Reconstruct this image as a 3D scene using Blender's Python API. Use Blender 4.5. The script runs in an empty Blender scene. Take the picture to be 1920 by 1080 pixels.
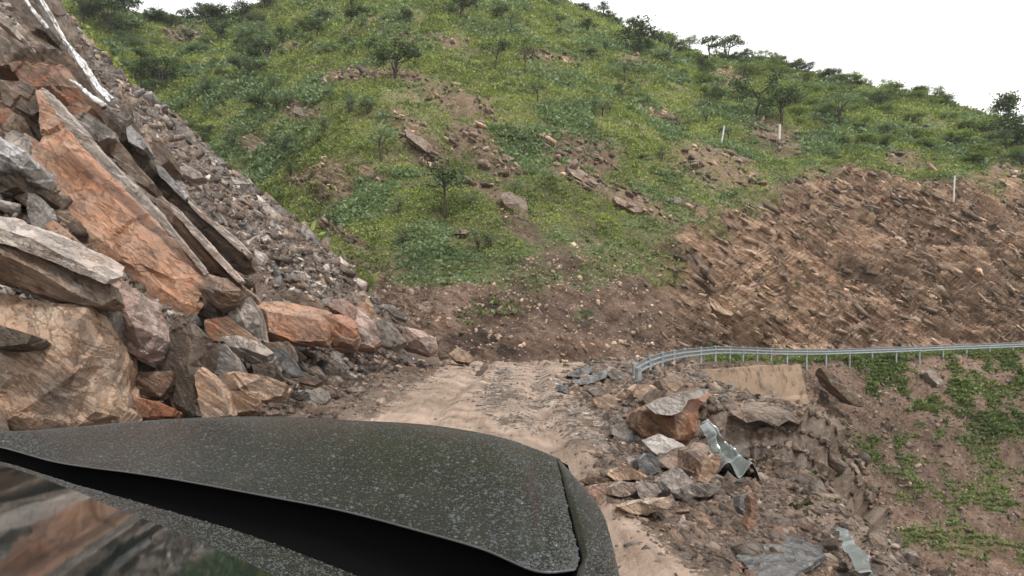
import bpy, bmesh, math, random
import numpy as np
from mathutils import Vector, Matrix, Quaternion
from mathutils.geometry import delaunay_2d_cdt
random.seed(7); rng = np.random.default_rng(7)
R = math.radians
scn = bpy.context.scene
# ------------------------------------------------------------------ camera, sky, light, exposure
H, F = 1.6, 1250.0            # eye height in metres, focal length in photo pixels (1920 wide), horizon on row 600
cam = bpy.data.cameras.new('camera'); camo = bpy.data.objects.new('camera', cam)
scn.collection.objects.link(camo); scn.camera = camo
camo.location = (0, 0, H); camo.rotation_euler = (R(90), 0, 0)
cam.sensor_width = 36; cam.lens = F/1920*36; cam.shift_y = 60/1920; cam.clip_start = .05; cam.clip_end = 2000
w = bpy.data.worlds.new('World'); scn.world = w; w.use_nodes = True
nt = w.node_tree; bg = nt.nodes['Background']
sky = nt.nodes.new('ShaderNodeTexSky'); sky.sky_type = 'NISHITA'; sky.sun_disc = False
SUN_EL, SUN_AZ = R(60), R(150)
sky.sun_elevation = SUN_EL; sky.sun_rotation = SUN_AZ; sky.air_density = 1.5; sky.dust_density = 5
mx = nt.nodes.new('ShaderNodeMixRGB'); mx.inputs[0].default_value = .88
mx.inputs[2].default_value = (9.1, 9.0, 8.8, 1)      # the cloud layer
nt.links.new(sky.outputs[0], mx.inputs[1]); nt.links.new(mx.outputs[0], bg.inputs[0]); bg.inputs[1].default_value = .088
sl = bpy.data.lights.new('sun', 'SUN'); sl.energy = 1.5; sl.angle = R(10); sl.color = (1, .97, .92)
so = bpy.data.objects.new('sun', sl); scn.collection.objects.link(so)
sd = Vector((math.sin(SUN_AZ)*math.cos(SUN_EL), math.cos(SUN_AZ)*math.cos(SUN_EL), math.sin(SUN_EL)))
so.rotation_euler = sd.to_track_quat('Z', 'Y').to_euler()
scn.view_settings.view_transform = 'Standard'; scn.view_settings.look = 'None'
scn.view_settings.exposure = 0.98; scn.view_settings.gamma = 1
scn.render.engine = 'CYCLES'; scn.cycles.max_bounces = 5; scn.cycles.diffuse_bounces = 2

# ------------------------------------------------------------------ helpers
C = scn.collection
def P(u, v, D): return np.array(((u-960)/F*D, D, H-(v-600)/F*D))
def tag(o, label=None, cat=None, group=None, kind=None):
    if label: o['label'] = label
    if cat: o['category'] = cat
    if group: o['group'] = group
    if kind: o['kind'] = kind
    return o
def mesh(name, V, Fc, mat, parent=None, smooth=False, attrs=None, origin=None):
    """one mesh object from numpy arrays; Fc an (n,3) or (n,4) index array or a list of tuples"""
    V = np.asarray(V, dtype=np.float32)
    if origin is not None: V = V-np.asarray(origin, dtype=np.float32)
    me = bpy.data.meshes.new(name)
    if isinstance(Fc, np.ndarray):
        k = Fc.shape[1]; n = len(Fc)
        me.vertices.add(len(V)); me.vertices.foreach_set('co', V.ravel())
        me.loops.add(n*k); me.loops.foreach_set('vertex_index', Fc.astype(np.int32).ravel())
        me.polygons.add(n); me.polygons.foreach_set('loop_start', np.arange(0, n*k, k, dtype=np.int32))
        me.polygons.foreach_set('loop_total', np.full(n, k, dtype=np.int32))
        me.update(calc_edges=True)
    else:
        me.from_pydata([tuple(map(float, p)) for p in V], [], Fc)
    if smooth: me.polygons.foreach_set('use_smooth', np.ones(len(me.polygons), dtype=bool))
    for an, arr in (attrs or {}).items():
        a = me.attributes.new(an, 'FLOAT', 'POINT'); a.data.foreach_set('value', np.asarray(arr, dtype=np.float32).ravel())
    me.materials.append(mat)
    o = bpy.data.objects.new(name, me); C.objects.link(o)
    if origin is not None: o.location = [float(a) for a in origin]
    if parent: o.parent = parent
    return o
def empty(name, loc=(0, 0, 0), rz=0):
    o = bpy.data.objects.new(name, None); C.objects.link(o); o.location = [float(a) for a in loc]; o.rotation_euler.z = rz
    o.empty_display_size = .1
    return o
def copy_tree(o, parent=None):
    c = o.copy(); C.objects.link(c); c.parent = parent
    for ch in o.children: copy_tree(ch, c)
    return c
def sstep(a, b, x):
    t = np.clip((x-a)/(b-a), 0, 1); return t*t*(3-2*t)

# ---- vectorised noise
_perm = np.random.default_rng(3).permutation(65536).astype(np.int64)
def hsh(*a):
    h = np.zeros(np.shape(a[0]), dtype=np.int64)
    for k, x in enumerate(a): h = _perm[(h + x.astype(np.int64)*(1+2*k)) & 65535]
    return h/65535.0
def vnoise(p):
    i = np.floor(p); f = p-i; f = f*f*f*(f*(f*6-15)+10); i = i.astype(np.int64); r = 0
    for dx in (0, 1):
        for dy in (0, 1):
            for dz in (0, 1):
                wt = (f[..., 0] if dx else 1-f[..., 0])*(f[..., 1] if dy else 1-f[..., 1])*(f[..., 2] if dz else 1-f[..., 2])
                r = r + wt*hsh(i[..., 0]+dx, i[..., 1]+dy, i[..., 2]+dz)
    return r*2-1
def fbm(p, s, octv=4, gain=.5, seed=0.):
    q = p*s+seed; a = 1; r = 0; t = 0
    for _ in range(octv):
        r = r+a*vnoise(q); t += a; a *= gain; q = q*2.03+11.7
    return r/t
def blocks(p, n, e, fn, fe, seed=0, warp=.35, wf=1., saw=.5, hue=None):
    """bedded broken rock: one random offset per block of a course; n = bedding normal, e = direction along the bed"""
    n = np.array(n, float); n /= np.linalg.norm(n); e = np.array(e, float); e /= np.linalg.norm(e)
    g = np.cross(n, e)
    wv = vnoise(p*wf+seed)*warp
    c = (p@n+wv)*fn; a = (p@e+wv*1.5)*fe; b = (p@g)*fe*1.3
    ci = np.floor(c); o = hsh(ci, np.full_like(ci, seed+5))
    ai = np.floor(a+o*7.3); bi = np.floor(b+o*3.1)
    r = hsh(ci, ai, bi+seed)
    fc = c-ci
    if hue is not None: hue.append(r)
    return r*2-1 + saw*(fc-.5)*2      # sloping ledge tops

def beds(p, n, e, fn, fe, seed=0, warp=.3, wf=.4, saw=1., hue=None):
    """long ledges: courses that come forward and fade back smoothly along the bed"""
    n = np.array(n, float); n /= np.linalg.norm(n); e = np.array(e, float); e /= np.linalg.norm(e); g = np.cross(n, e)
    c = (p@n+vnoise(p*wf+seed)*warp+vnoise(p*wf*3+seed)*warp*.25)*fn; ci = np.floor(c); fc = c-ci; o = hsh(ci, np.full_like(ci, seed+5))
    q = np.stack([ci*3.7+.5, p@e*fe+o*40, p@g*fe+o*17], -1); r = vnoise(q)*.7+vnoise(q*np.array([1, 3.1, 3.1])+9)*.45
    if hue is not None: hue.append(o*.6+.2+r*.4)
    k = np.where(fc < .85, fc/.85, (1-fc)/.15)
    return r*1.1+saw*(k-.5)
# ------------------------------------------------------------------ materials
def newmat(name):
    m = bpy.data.materials.new(name); m.use_nodes = True; t = m.node_tree
    return m, t, t.nodes['Principled BSDF']
class G:
    """tiny node helper"""
    def __init__(s, t): s.t = t
    def n(s, typ, ins=None, **pr):
        x = s.t.nodes.new('ShaderNode'+typ)
        for k, v in pr.items(): setattr(x, k, v)
        for k, v in (ins or {}).items():
            if hasattr(v, 'is_linked') or hasattr(v, 'links'): s.t.links.new(v, x.inputs[k])
            else: x.inputs[k].default_value = v
        return x
    def noise(s, vec, scale, detail=4, rough=.55, dist=0.):
        return s.n('TexNoise', {'Vector': vec, 'Scale': scale, 'Detail': detail, 'Roughness': rough, 'Distortion': dist}).outputs[0]
    def ramp(s, fac, stops, interp='LINEAR'):
        x = s.n('ValToRGB', {0: fac}); x.color_ramp.interpolation = interp; el = x.color_ramp.elements
        while len(el) < len(stops): el.new(.5)
        for e_, (p_, c_) in zip(el, stops):
            e_.position = p_; e_.color = (c_ if hasattr(c_, '__len__') else (c_, c_, c_))[:3]+(1,) if hasattr(c_, '__len__') else (c_, c_, c_, 1)
        return x.outputs[0]
    def mix(s, fac, a, b, mode='MIX'):
        x = s.n('MixRGB', blend_type=mode)
        for k, v in ((0, fac), (1, a), (2, b)):
            if hasattr(v, 'is_linked') or hasattr(v, 'links'): s.t.links.new(v, x.inputs[k])
            else: x.inputs[k].default_value = v if k == 0 else (tuple(v)+(1,) if hasattr(v, '__len__') and len(v) == 3 else v)
        return x.outputs[0]
    def math(s, op, a, b=None, c=None):
        x = s.n('Math', operation=op)
        for k, v in enumerate((a, b, c)):
            if v is None: continue
            if hasattr(v, 'is_linked') or hasattr(v, 'links'): s.t.links.new(v, x.inputs[k])
            else: x.inputs[k].default_value = v
        return x.outputs[0]
    def attr(s, name): return s.n('Attribute', attribute_name=name).outputs['Fac']
    def map(s, vec, scale=(1, 1, 1), rot=(0, 0, 0), loc=(0, 0, 0)):
        return s.n('Mapping', {'Vector': vec, 'Scale': scale, 'Rotation': rot, 'Location': loc}).outputs[0]
    def bump(s, h, strength, dist, normal=None):
        d = {'Height': h, 'Strength': strength, 'Distance': dist}
        if normal is not None: d['Normal'] = normal
        return s.n('Bump', d).outputs[0]
    def link(s, a, b): s.t.links.new(a, b)

PAL = {  # dark, mid, light, stain colour, stain amount, roughness
 'tan':    ((.15,.10,.07), (.36,.245,.17), (.50,.39,.30), (.44,.22,.11), .4, .5),
 'orange': ((.15,.085,.055), (.34,.185,.115), (.45,.30,.21), (.46,.19,.085), .5, .6),
 'rust':   ((.10,.06,.04), (.24,.13,.075), (.33,.22,.15), (.33,.10,.035), .6, .6),
 'brown':  ((.060,.042,.031), (.17,.12,.085), (.30,.23,.175), (.22,.10,.05), .35, .55),
 'dark':   ((.04,.029,.02), (.10,.072,.05), (.18,.135,.10), (.10,.06,.04), .3, .5),
 'grey':   ((.10,.088,.078), (.25,.22,.195), (.40,.365,.335), (.24,.15,.10), .25, .45),
 'slate':  ((.055,.058,.06), (.12,.125,.128), (.20,.205,.205), (.14,.11,.09), .2, .38),
 'pale':   ((.17,.14,.12), (.38,.32,.28), (.55,.48,.43), (.42,.25,.16), .3, .5),
 'pink':   ((.16,.10,.08), (.37,.26,.22), (.50,.42,.38), (.40,.17,.10), .35, .5),
 'wet':    ((.22,.21,.21), (.46,.44,.44), (.70,.68,.69), (.30,.25,.22), .25, .12),  # sky sheen on wet rock, put into the base colour as near-white
}
MATS = {}
def rockmat(key, random_attr=False):
    kk = key+('_r' if random_attr else '')
    if kk in MATS: return MATS[kk]
    d, m_, l, st, sa, ro = PAL[key]
    m, t, bs = newmat('rock_'+kk); g = G(t)
    tc = g.n('TexCoord').outputs['Object']
    oi = g.n('ObjectInfo').outputs['Random']
    off = g.n('VectorMath', {0: tc, 1: (0, 0, 0)}, operation='ADD'); cx = g.n('CombineXYZ', {'X': g.math('MULTIPLY', oi, 37.), 'Y': g.math('MULTIPLY', oi, 71.)}).outputs[0]
    g.link(cx, off.inputs[1]); vec = off.outputs[0]
    bed = g.map(g.map(vec, (1, 1, 1), (.15, -.62, .2)), (.9, .9, 3.6))
    n1 = g.noise(vec, 1.5, 9, .68, .5); n2 = g.noise(bed, 2.0, 9, .70, .3); n3 = g.noise(vec, 22, 5, .7); n4 = g.noise(vec, .9, 5, .6, 1.2)
    nm = g.math('ADD', g.math('MULTIPLY', n1, .8), g.math('MULTIPLY', n2, .2))
    col = g.ramp(nm, [(.35, d), (.49, m_), (.63, l)])
    stm = g.ramp(n4, [(.46, 0.), (.60, 1.)])
    col = g.mix(g.math('MULTIPLY', stm, sa), col, st)
    # lichen grey film, in patches
    vc_ = g.n('TexVoronoi', {'Vector': g.n('VectorMath', {0: bed, 1: g.n('CombineXYZ', {'X': n1, 'Y': n4}).outputs[0]}, operation='ADD').outputs[0], 'Scale': 2.6, 'Randomness': 1.}, feature='DISTANCE_TO_EDGE').outputs['Distance']
    vcr = g.ramp(vc_, [(.0, 1.), (.035, 0.)])
    col = g.mix(g.math('MULTIPLY', vcr, g.math('MULTIPLY', g.ramp(n3, [(.4, 0.), (.6, 1.)]), .12)), col, tuple(.4*a for a in d))
    fm = g.ramp(g.noise(vec, 2.4, 8, .75), [(.50, 0.), (.62, 1.)])
    col = g.mix(g.math('MULTIPLY', fm, .3), col, (.27, .25, .235))
    col = g.mix(.75, col, g.ramp(n3, [(.25, .55), (.5, 1.), (.75, 1.35)]), 'MULTIPLY')
    crack = g.ramp(g.noise(bed, 1.3, 7, .68, .5), [(.475, 0.), (.495, 1.), (.503, 1.), (.52, 0.)])
    col = g.mix(g.math('MULTIPLY', crack, .12), col, tuple(.45*a for a in d))
    if random_attr:
        rv = g.attr('rnd'); col = g.mix(1., col, g.ramp(rv, [(0., .4), (.5, .8), (.8, 1.1), (1., 2.)]), 'MULTIPLY')
    else:
        col = g.mix(.6, col, g.ramp(oi, [(0., .8), (1., 1.2)]), 'MULTIPLY')
    g.link(col, bs.inputs['Base Color'])
    g.link(g.ramp(n1, [(.38, max(.06, ro-.28)), (.62, ro+.1)]), bs.inputs['Roughness'])
    bs.inputs['Specular IOR Level'].default_value = .55
    b1 = g.bump(n2, .9, .06); b2 = g.bump(g.math('ADD', n3, g.math('MULTIPLY', g.math('ADD', crack, g.math('MULTIPLY', vcr, .25)), -1.)), .9, .03, b1); b3 = g.bump(g.noise(vec, 70, 3, .6), .4, .006, b2)
    g.link(b3, bs.inputs['Normal'])
    MATS[kk] = m; return m

def mat_hill():
    m, t, bs = newmat('hillside_ground'); g = G(t)
    vec = g.n('TexCoord').outputs['Object']
    gm, rm, dk = g.attr('green'), g.attr('rock'), g.attr('tone')
    n1 = g.noise(vec, .55, 8, .65, .5); n2 = g.noise(g.map(g.map(vec, (1, 1, 1), (0, R(-34), 0)), (.32, .8, 2.6)), 1.5, 9, .70, .6); n3 = g.noise(vec, 6., 6, .7)
    soil = g.ramp(n1, [(.35, (.055,.034,.024)), (.5, (.135,.083,.057)), (.65, (.235,.155,.115))])
    rock = g.ramp(n2, [(.35, (.07,.042,.028)), (.43, (.25,.15,.097)), (.51, (.42,.27,.18)), (.63, (.60,.43,.31))])
    rock = g.mix(g.ramp(n1, [(.46, 0.), (.60, .45)]), rock, (.24, .175, .135))
    col = g.mix(rm, soil, rock)
    col = g.mix(.8, col, g.ramp(n3, [(.28, .6), (.5, 1.), (.72, 1.45)]), 'MULTIPLY')
    grass = g.ramp(n3, [(.3, (.07,.075,.03)), (.5, (.13,.15,.045)), (.7, (.23,.25,.075))])
    col = g.mix(g.math('MULTIPLY', gm, .8), col, grass)
    stone = g.n('TexVoronoi', {'Vector': vec, 'Scale': 3.2, 'Randomness': 1.}); rs = g.ramp(stone.outputs['Color'], [(.80, 0.), (.86, 1.)])
    sd_ = g.math('MULTIPLY', rs, g.ramp(stone.outputs['Distance'], [(.25, 1.), (.33, 0.)]))
    col = g.mix(g.math('MULTIPLY', sd_, .55), col, (.27, .23, .20))
    col = g.mix(1., col, g.ramp(dk, [(0., .55), (.5, 1.), (1., 1.45)]), 'MULTIPLY')
    g.link(col, bs.inputs['Base Color']); bs.inputs['Roughness'].default_value = .8
    b1 = g.bump(n2, .9, .3); b2 = g.bump(n3, .9, .16, b1); g.link(b2, bs.inputs['Normal'])
    return m
def mat_scree():
    m, t, bs = newmat('scree_ground'); g = G(t)
    vec = g.n('TexCoord').outputs['Object']; tone = g.attr('tone')
    v1 = g.n('TexVoronoi', {'Vector': g.map(vec, (1., 1., 1.6)), 'Scale': 5.5, 'Randomness': 1.}); v2 = g.n('TexVoronoi', {'Vector': vec, 'Scale': 17., 'Randomness': 1.})
    n1 = g.noise(vec, .5, 6, .6)
    col = g.ramp(v1.outputs['Color'], [(.0, (.03,.021,.016)), (.45, (.075,.053,.04)), (.8, (.12,.088,.07)), (1., (.2,.165,.14))])
    c2 = g.ramp(v2.outputs['Color'], [(.0, (.035,.024,.018)), (.5, (.08,.055,.04)), (1., (.15,.11,.09))])
    col = g.mix(.55, col, c2)
    col = g.mix(g.ramp(n1, [(.4, 0.), (.65, .6)]), col, (.13, .075, .052))
    col = g.mix(1., col, g.ramp(tone, [(0., .55), (.5, 1.), (1., 1.5)]), 'MULTIPLY')
    g.link(col, bs.inputs['Base Color']); bs.inputs['Roughness'].default_value = .6
    b1 = g.bump(v1.outputs['Distance'], .9, .12); b2 = g.bump(v2.outputs['Distance'], .8, .04, b1); b3 = g.bump(g.noise(vec, 30, 4, .7), .6, .02, b2)
    g.link(b3, bs.inputs['Normal']); return m
def mat_road():
    m, t, bs = newmat('road_mud'); g = G(t)
    vec = g.n('TexCoord').outputs['Object']; mud = g.attr('mud'); wet = g.attr('wet')
    n1 = g.noise(vec, 1.1, 8, .62, .4); n2 = g.noise(g.map(vec, (4.2, .45, 1.), (0, 0, R(2))), 2.2, 8, .7, .5); n3 = g.noise(vec, 14, 6, .7)
    mudc = g.ramp(g.math('ADD', g.math('MULTIPLY', n1, .5), g.math('MULTIPLY', n2, .5)), [(.37, (.15,.103,.076)), (.49, (.28,.20,.152)), (.62, (.38,.29,.228))])
    dirt = g.ramp(n1, [(.33, (.045,.03,.021)), (.5, (.10,.068,.047)), (.68, (.18,.13,.098))])
    vz = g.n('TexVoronoi', {'Vector': vec, 'Scale': 16., 'Randomness': 1.}); peb = g.ramp(vz.outputs['Color'], [(0., .55), (.6, 1.), (1., 1.8)])
    dirt = g.mix(.8, dirt, peb, 'MULTIPLY')
    mm = g.ramp(g.math('ADD', mud, g.math('MULTIPLY', g.math('SUBTRACT', n3, .5), .9)), [(.42, 0.), (.58, 1.)])
    col = g.mix(mm, dirt, mudc)
    col = g.mix(.5, col, g.ramp(n3, [(.28, .72), (.5, 1.), (.72, 1.22)]), 'MULTIPLY')
    col = g.mix(g.math('MULTIPLY', wet, .6), col, (.16, .11, .08))
    g.link(col, bs.inputs['Base Color'])
    g.link(g.ramp(n1, [(.40, .26), (.6, .65)]), bs.inputs['Roughness'])
    b1 = g.bump(n2, .5, .05); b2 = g.bump(n3, .7, .03, b1); b3 = g.bump(vz.outputs['Distance'], .35, .02, b2)
    g.link(b3, bs.inputs['Normal']); return m
def mat_leaf(name, c1, c2, c3, sc=.35):
    m, t, bs = newmat(name); g = G(t)
    geo = g.n('NewGeometry').outputs['Position']; oi = g.n('ObjectInfo').outputs['Random']
    n1 = g.noise(geo, sc, 4, .6); n2 = g.noise(geo, 4., 3, .7)
    nm = g.math('ADD', g.math('MULTIPLY', n1, .6), g.math('MULTIPLY', n2, .4))
    col = g.ramp(nm, [(.36, c1), (.5, c2), (.64, c3)])
    col = g.mix(.8, col, g.ramp(oi, [(0., .65), (1., 1.3)]), 'MULTIPLY')
    g.link(col, bs.inputs['Base Color']); bs.inputs['Roughness'].default_value = .55; bs.inputs['Specular IOR Level'].default_value = .3
    tr = g.n('BsdfTranslucent'); g.link(g.mix(1., col, (1.2, 1.3, .7), 'MULTIPLY'), tr.inputs[0])
    ms = g.n('MixShader', {0: .28}); g.link(bs.outputs[0], ms.inputs[1]); g.link(tr.outputs[0], ms.inputs[2])
    g.link(ms.outputs[0], t.nodes['Material Output'].inputs[0]); return m
def mat_plain(name, col, rough=.5, metal=0., spots=None, bumps=.2, bscale=40):
    m, t, bs = newmat(name); g = G(t); vec = g.n('TexCoord').outputs['Object']
    n = g.noise(vec, bscale*.12, 6, .65, .4); c = g.mix(.6, col, g.ramp(n, [(.3, .65), (.5, 1.), (.7, 1.3)]), 'MULTIPLY')
    if spots: c = g.mix(g.ramp(g.noise(vec, bscale*.2, 6, .7), [(.52, 0.), (.62, .8)]), c, spots)
    g.link(c, bs.inputs['Base Color']); g.link(g.ramp(n, [(.3, max(.03, rough-.12)), (.7, rough+.12)]), bs.inputs['Roughness']); bs.inputs['Metallic'].default_value = metal
    g.link(g.bump(g.noise(vec, bscale, 4, .6), bumps, .01), bs.inputs['Normal']); return m

M_HILL, M_SCREE, M_ROAD = mat_hill(), mat_scree(), mat_road()
M_GRASS = mat_leaf('grass_yellow', (.125,.15,.042), (.24,.28,.075), (.38,.42,.13))
M_HERB = mat_leaf('herb_green', (.068,.095,.036), (.135,.175,.064), (.205,.25,.092))
M_SHRUB = mat_leaf('shrub_grey_green', (.075,.11,.058), (.14,.19,.10), (.21,.265,.14))
M_TREE = mat_leaf('tree_dark_green', (.035,.056,.025), (.07,.10,.042), (.11,.15,.06))
M_LIGHT = mat_leaf('bush_light_green', (.09,.125,.04), (.165,.215,.065), (.24,.30,.095))
M_DRY = mat_leaf('bush_brown_green', (.035,.032,.02), (.06,.055,.032), (.085,.085,.045))
M_BARK = mat_plain('bark', (.05, .038, .03), .85, bumps=.6)
M_ZINC = mat_plain('galvanised_steel', (.34, .37, .39), .42, .7, spots=(.22, .21, .19))
M_ZINC2 = mat_plain('bent_steel', (.26, .285, .28), .36, .55, spots=(.11, .09, .07), bscale=25)
M_WHITE = mat_plain('white_plastic', (.52, .53, .52), .5)
M_CONC = mat_plain('old_concrete', (.245, .17, .115), .8, spots=(.075, .052, .036), bumps=.8, bscale=13)

# ------------------------------------------------------------------ terrain: hillside (ravine slope, far road bench, cut, hill)
def keyed(tab, u):
    a = np.array(tab, float); return np.interp(u, a[:, 0], a[:, 1])
def grid_faces(nr, nc):
    i = np.arange(nr-1)[:, None]*nc+np.arange(nc-1)[None]; i = i.ravel()
    return np.stack([i, i+1, i+nc+1, i+nc], 1)
def grid_normals(V):
    dr = np.gradient(V, axis=0); dc = np.gradient(V, axis=1); n = np.cross(dc, dr)
    n /= np.linalg.norm(n, axis=2, keepdims=True)+1e-9
    return n
US = np.arange(-560, 2420, 2.7)
def sm(a, k=25):
    kk = np.ones(k)/k; b = np.pad(a, (k//2, k//2), mode='edge'); return np.convolve(b, kk, 'valid')[:len(a)]
b0D = sm(keyed([(-560,12),(1200,12),(1340,19),(1500,25),(1700,26),(1920,25),(2420,25)], US)); b0z = sm(keyed([(-560,-4),(1200,-4),(1340,-9),(1500,-12),(1700,-14.5),(1920,-16),(2420,-16)], US))
b1D = sm(keyed([(-560,30),(600,26),(820,20),(1080,19.5),(1200,20),(1340,27.2),(1420,33.2),(1500,37.8),(1600,40),(1700,42),(1920,44),(2420,46)], US)); b1z = sm(keyed([(-560,0),(600,0),(1080,-.08),(1200,-.05),(1340,-.15),(1420,-.5),(1500,-.8),(1700,-.7),(1920,-.55),(2420,-.5)], US))
b2D = sm(keyed([(-560,50),(300,46),(600,33),(700,29.5),(820,26.3),(950,25),(1080,25.5),(1200,28),(1340,35),(1500,43),(1700,47),(1920,50),(2420,53)], US)); b2v = sm(keyed([(-560,560),(300,575),(600,600),(700,640),(820,672),(950,684),(1080,684),(1200,672),(1340,660),(1500,660),(1700,655),(1920,650),(2420,640)], US))
b3D = sm(keyed([(-560,62),(300,56),(600,39),(700,35),(820,33),(950,32.5),(1080,34),(1200,38),(1340,46),(1500,56),(1700,61),(1920,63),(2420,66)], US)); b3v = sm(keyed([(-560,420),(300,440),(600,505),(700,505),(820,500),(900,500),(980,460),(1060,440),(1130,460),(1250,450),(1300,415),(1380,395),(1460,370),(1500,340),(1600,312),(1700,325),(1800,332),(1920,362),(2420,400)], US))
SKY = [(-560,30),(0,0),(160,5),(240,16),(300,38),(380,38),(440,28),(500,5),(600,-50),(800,-80),(960,-60),(1060,10),(1100,28),(1140,40),(1200,62),(1300,88),(1380,108),(1500,135),(1650,172),(1800,212),(1920,250),(2420,370)]
b5v = sm(keyed(SKY, US), 15); b5D = sm(keyed([(-560,105),(200,105),(440,112),(600,120),(960,125),(1100,115),(1200,110),(1500,100),(1920,85),(2420,80)], US), 41)
zv = lambda v, D: H-(v-600)/F*D
b2z, b3z, b5z = zv(b2v, b2D), zv(b3v, b3D), zv(b5v, b5D)
rows = []; NR = (70, 14, 150, 320, 14)
def addrows(fD, fz): rows.append((fD, fz))
for t in (0., .5): addrows(b0D*(.45+.55*t)+0*t, b0z-2.5*(1-t))
for t in np.linspace(0, 1, NR[0], endpoint=False): addrows(b0D+(b1D-b0D)*t, b0z+(b1z-b0z)*t**.93)
for t in np.linspace(0, 1, NR[1], endpoint=False): addrows(b1D+(b2D-b1D)*t, b1z+(b2z-b1z)*t)
for t in np.linspace(0, 1, NR[2], endpoint=False):
    addrows(b2D+(b3D-b2D)*t, b2z+(b3z-b2z)*(t**.88))
s_ = (b5z-b3z)/(b5D-b3D)
for t in np.linspace(0, 1, NR[3], endpoint=False):
    v = b3v+(b5v-b3v)*t; D = (b3z-H-s_*b3D)/((600-v)/F-s_); D = np.clip(D, b3D, b5D); addrows(D, b3z+s_*(D-b3D))
for t in np.linspace(0, 1, NR[4]): addrows(b5D+t*45, b5z-12*t**1.3-0*t)
Dg = np.array([r[0] for r in rows]); Zg = np.array([r[1] for r in rows]); Ug = np.broadcast_to(US, Dg.shape)
Xg = (Ug-960)/F*Dg
VB = np.stack([Xg, Dg, Zg], 2); NB = grid_normals(VB)
NB *= np.sign(-(NB[..., 1:2]) + NB[..., 2:3]*.5 + 1e-6)
rowi = np.arange(len(rows))[:, None]*np.ones(len(US))[None]
r1, r2, r3, r4, r5 = 2, 2+NR[0], 2+NR[0]+NR[1], 2+sum(NR[:3]), 2+sum(NR[:4])
Vg = 600-(Zg-H)*F/Dg
def ell(u, v, lst, soft=.35):
    r = np.zeros_like(u)
    for c in lst:
        cu, cv, ru, rv = c[:4]; a = R(c[4]) if len(c) > 4 else 0
        du, dv = u-cu, v-cv; x = (du*math.cos(a)+dv*math.sin(a))/ru; y = (-du*math.sin(a)+dv*math.cos(a))/rv
        r = np.maximum(r, 1-sstep(1-soft, 1+soft, np.sqrt(x*x+y*y)))
    return r
BARE = [(790,262,55,26,35),(905,258,50,22,20),(945,294,42,20,5),(1095,278,85,20,22),(1120,335,110,22,30),(970,385,45,22,25),(1330,330,85,30,15),(655,148,75,20,5),(570,212,34,18,10),(478,262,34,18,-20),(350,60,42,16,0),(620,345,42,34,-30),(1455,252,60,18,20),(865,190,70,22,20),(1200,385,70,18,25),(740,155,60,16,0),(1290,395,40,14,10),(905,330,40,14,20),(820,72,70,14,0),(1190,130,30,12,0),(1230,212,40,14,10),(560,330,25,20,0),(860,250,30,20,40),(640,440,60,14,30),(1700,300,40,14,10),(1880,335,35,18,10),(1040,105,60,10,10),(1360,140,30,14,0),(530,95,35,12,0),(700,330,30,12,20)]
GREENP = [(1190,480,80,36,10),(1010,500,60,30),(880,525,70,20),(1110,515,45,30),(1230,520,40,20,20),(780,510,60,22),(1160,440,85,58,15),(1010,525,28,20),(1095,582,20,10),(1320,430,58,22,20),(905,490,75,26,10),(680,530,14,26),(760,480,70,24,0),(1260,400,40,14),(1570,280,80,30)]
RAVG = [(1560,668,190,13,0),(1640,672,70,18),(1720,680,130,26),(1870,690,110,52),(1800,745,80,30,35),(1860,830,60,30,10),(1560,800,26,12),(1610,835,50,14,40),(1680,880,60,14,25),(1755,842,20,12),(1840,900,18,12),(1900,905,40,30),(1700,930,40,14),(1790,970,40,18),(1885,940,22,12),(1380,665,60,12),(1620,950,20,8)]
pB = VB.reshape(-1, 3)
nlow = fbm(pB, .07, 3, seed=3.).reshape(Dg.shape); nmid = fbm(pB, .45, 4, seed=9.).reshape(Dg.shape)
wob = nmid*26
above = sstep(-30, 22, (b3v[None]-Vg)+wob*1.3)
green = above*(1-.80*ell(Ug+wob*1.3, Vg+nlow*18+wob*.5, BARE, .55)); green = np.maximum(green, .85*ell(Ug+wob, Vg+wob, GREENP)*(rowi >= r2))
nsm = fbm(pB, .9, 3, seed=71.).reshape(Dg.shape)
green = np.where(rowi < r3-2, np.maximum(.9*ell(Ug+wob*.9, Vg+wob*.9, RAVG, .7)*(nsm > -.15), .85*(nsm > .27-.17*sstep(1600, 1800, Ug))*(Ug > 1540)), green)
green = np.clip(green*(.72+.55*nmid*1.4+.25), 0, 1)
cutm = (1-above)*(rowi >= r3-1)
tanm = cutm*sstep(1190, 1300, Ug+wob*2)
rockm = np.clip(tanm + (1-above)*(rowi >= r3-1)*.25*(nmid > .1) + .32*ell(Ug, Vg, BARE)*(rowi > r3) + .25*(rowi < r2), 0, 1)
# relief
bed_n, bed_e = (.55, .35, .80), (.80, .05, -.58)
H1, H2 = [], []
bl1 = beds(pB, bed_n, bed_e, .8, .16, 1, .7, .22, .9, H1).reshape(Dg.shape); bl2 = beds(pB, bed_n, bed_e, 1.9, .35, 2, .3, .4, 1.1, H2).reshape(Dg.shape); bl3 = beds(pB, bed_n, bed_e, 4.2, .8, 3, .14, .8, 1.1).reshape(Dg.shape)
fine = fbm(pB, 1.6, 3, seed=5.).reshape(Dg.shape)
cutany = cutm
edge = sstep(0, 6, rowi-r3)*1.0
disp = nlow*1.6*sstep(r3+30, r4+40, rowi) + nmid*.45*sstep(r3, r3+20, rowi)*(1-.3*cutany) + fine*.16
disp += edge*tanm*(bl1*.9+bl2*.55+bl3*.26+fbm(pB, .16, 3, seed=21.).reshape(Dg.shape)*1.3)
disp += edge*(cutany-tanm)*(fine*.14+nmid*.3+bl2*.08+bl3*.07)
disp += (rowi > r3+40)*ell(Ug, Vg, BARE)*(bl1*.30+bl2*.2)*(1-cutany)
disp += (rowi < r2)*sstep(0, 10, r2-rowi)*(nmid*.55+fine*.2+bl2*.12+bl3*.1+nlow*.8)
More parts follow.
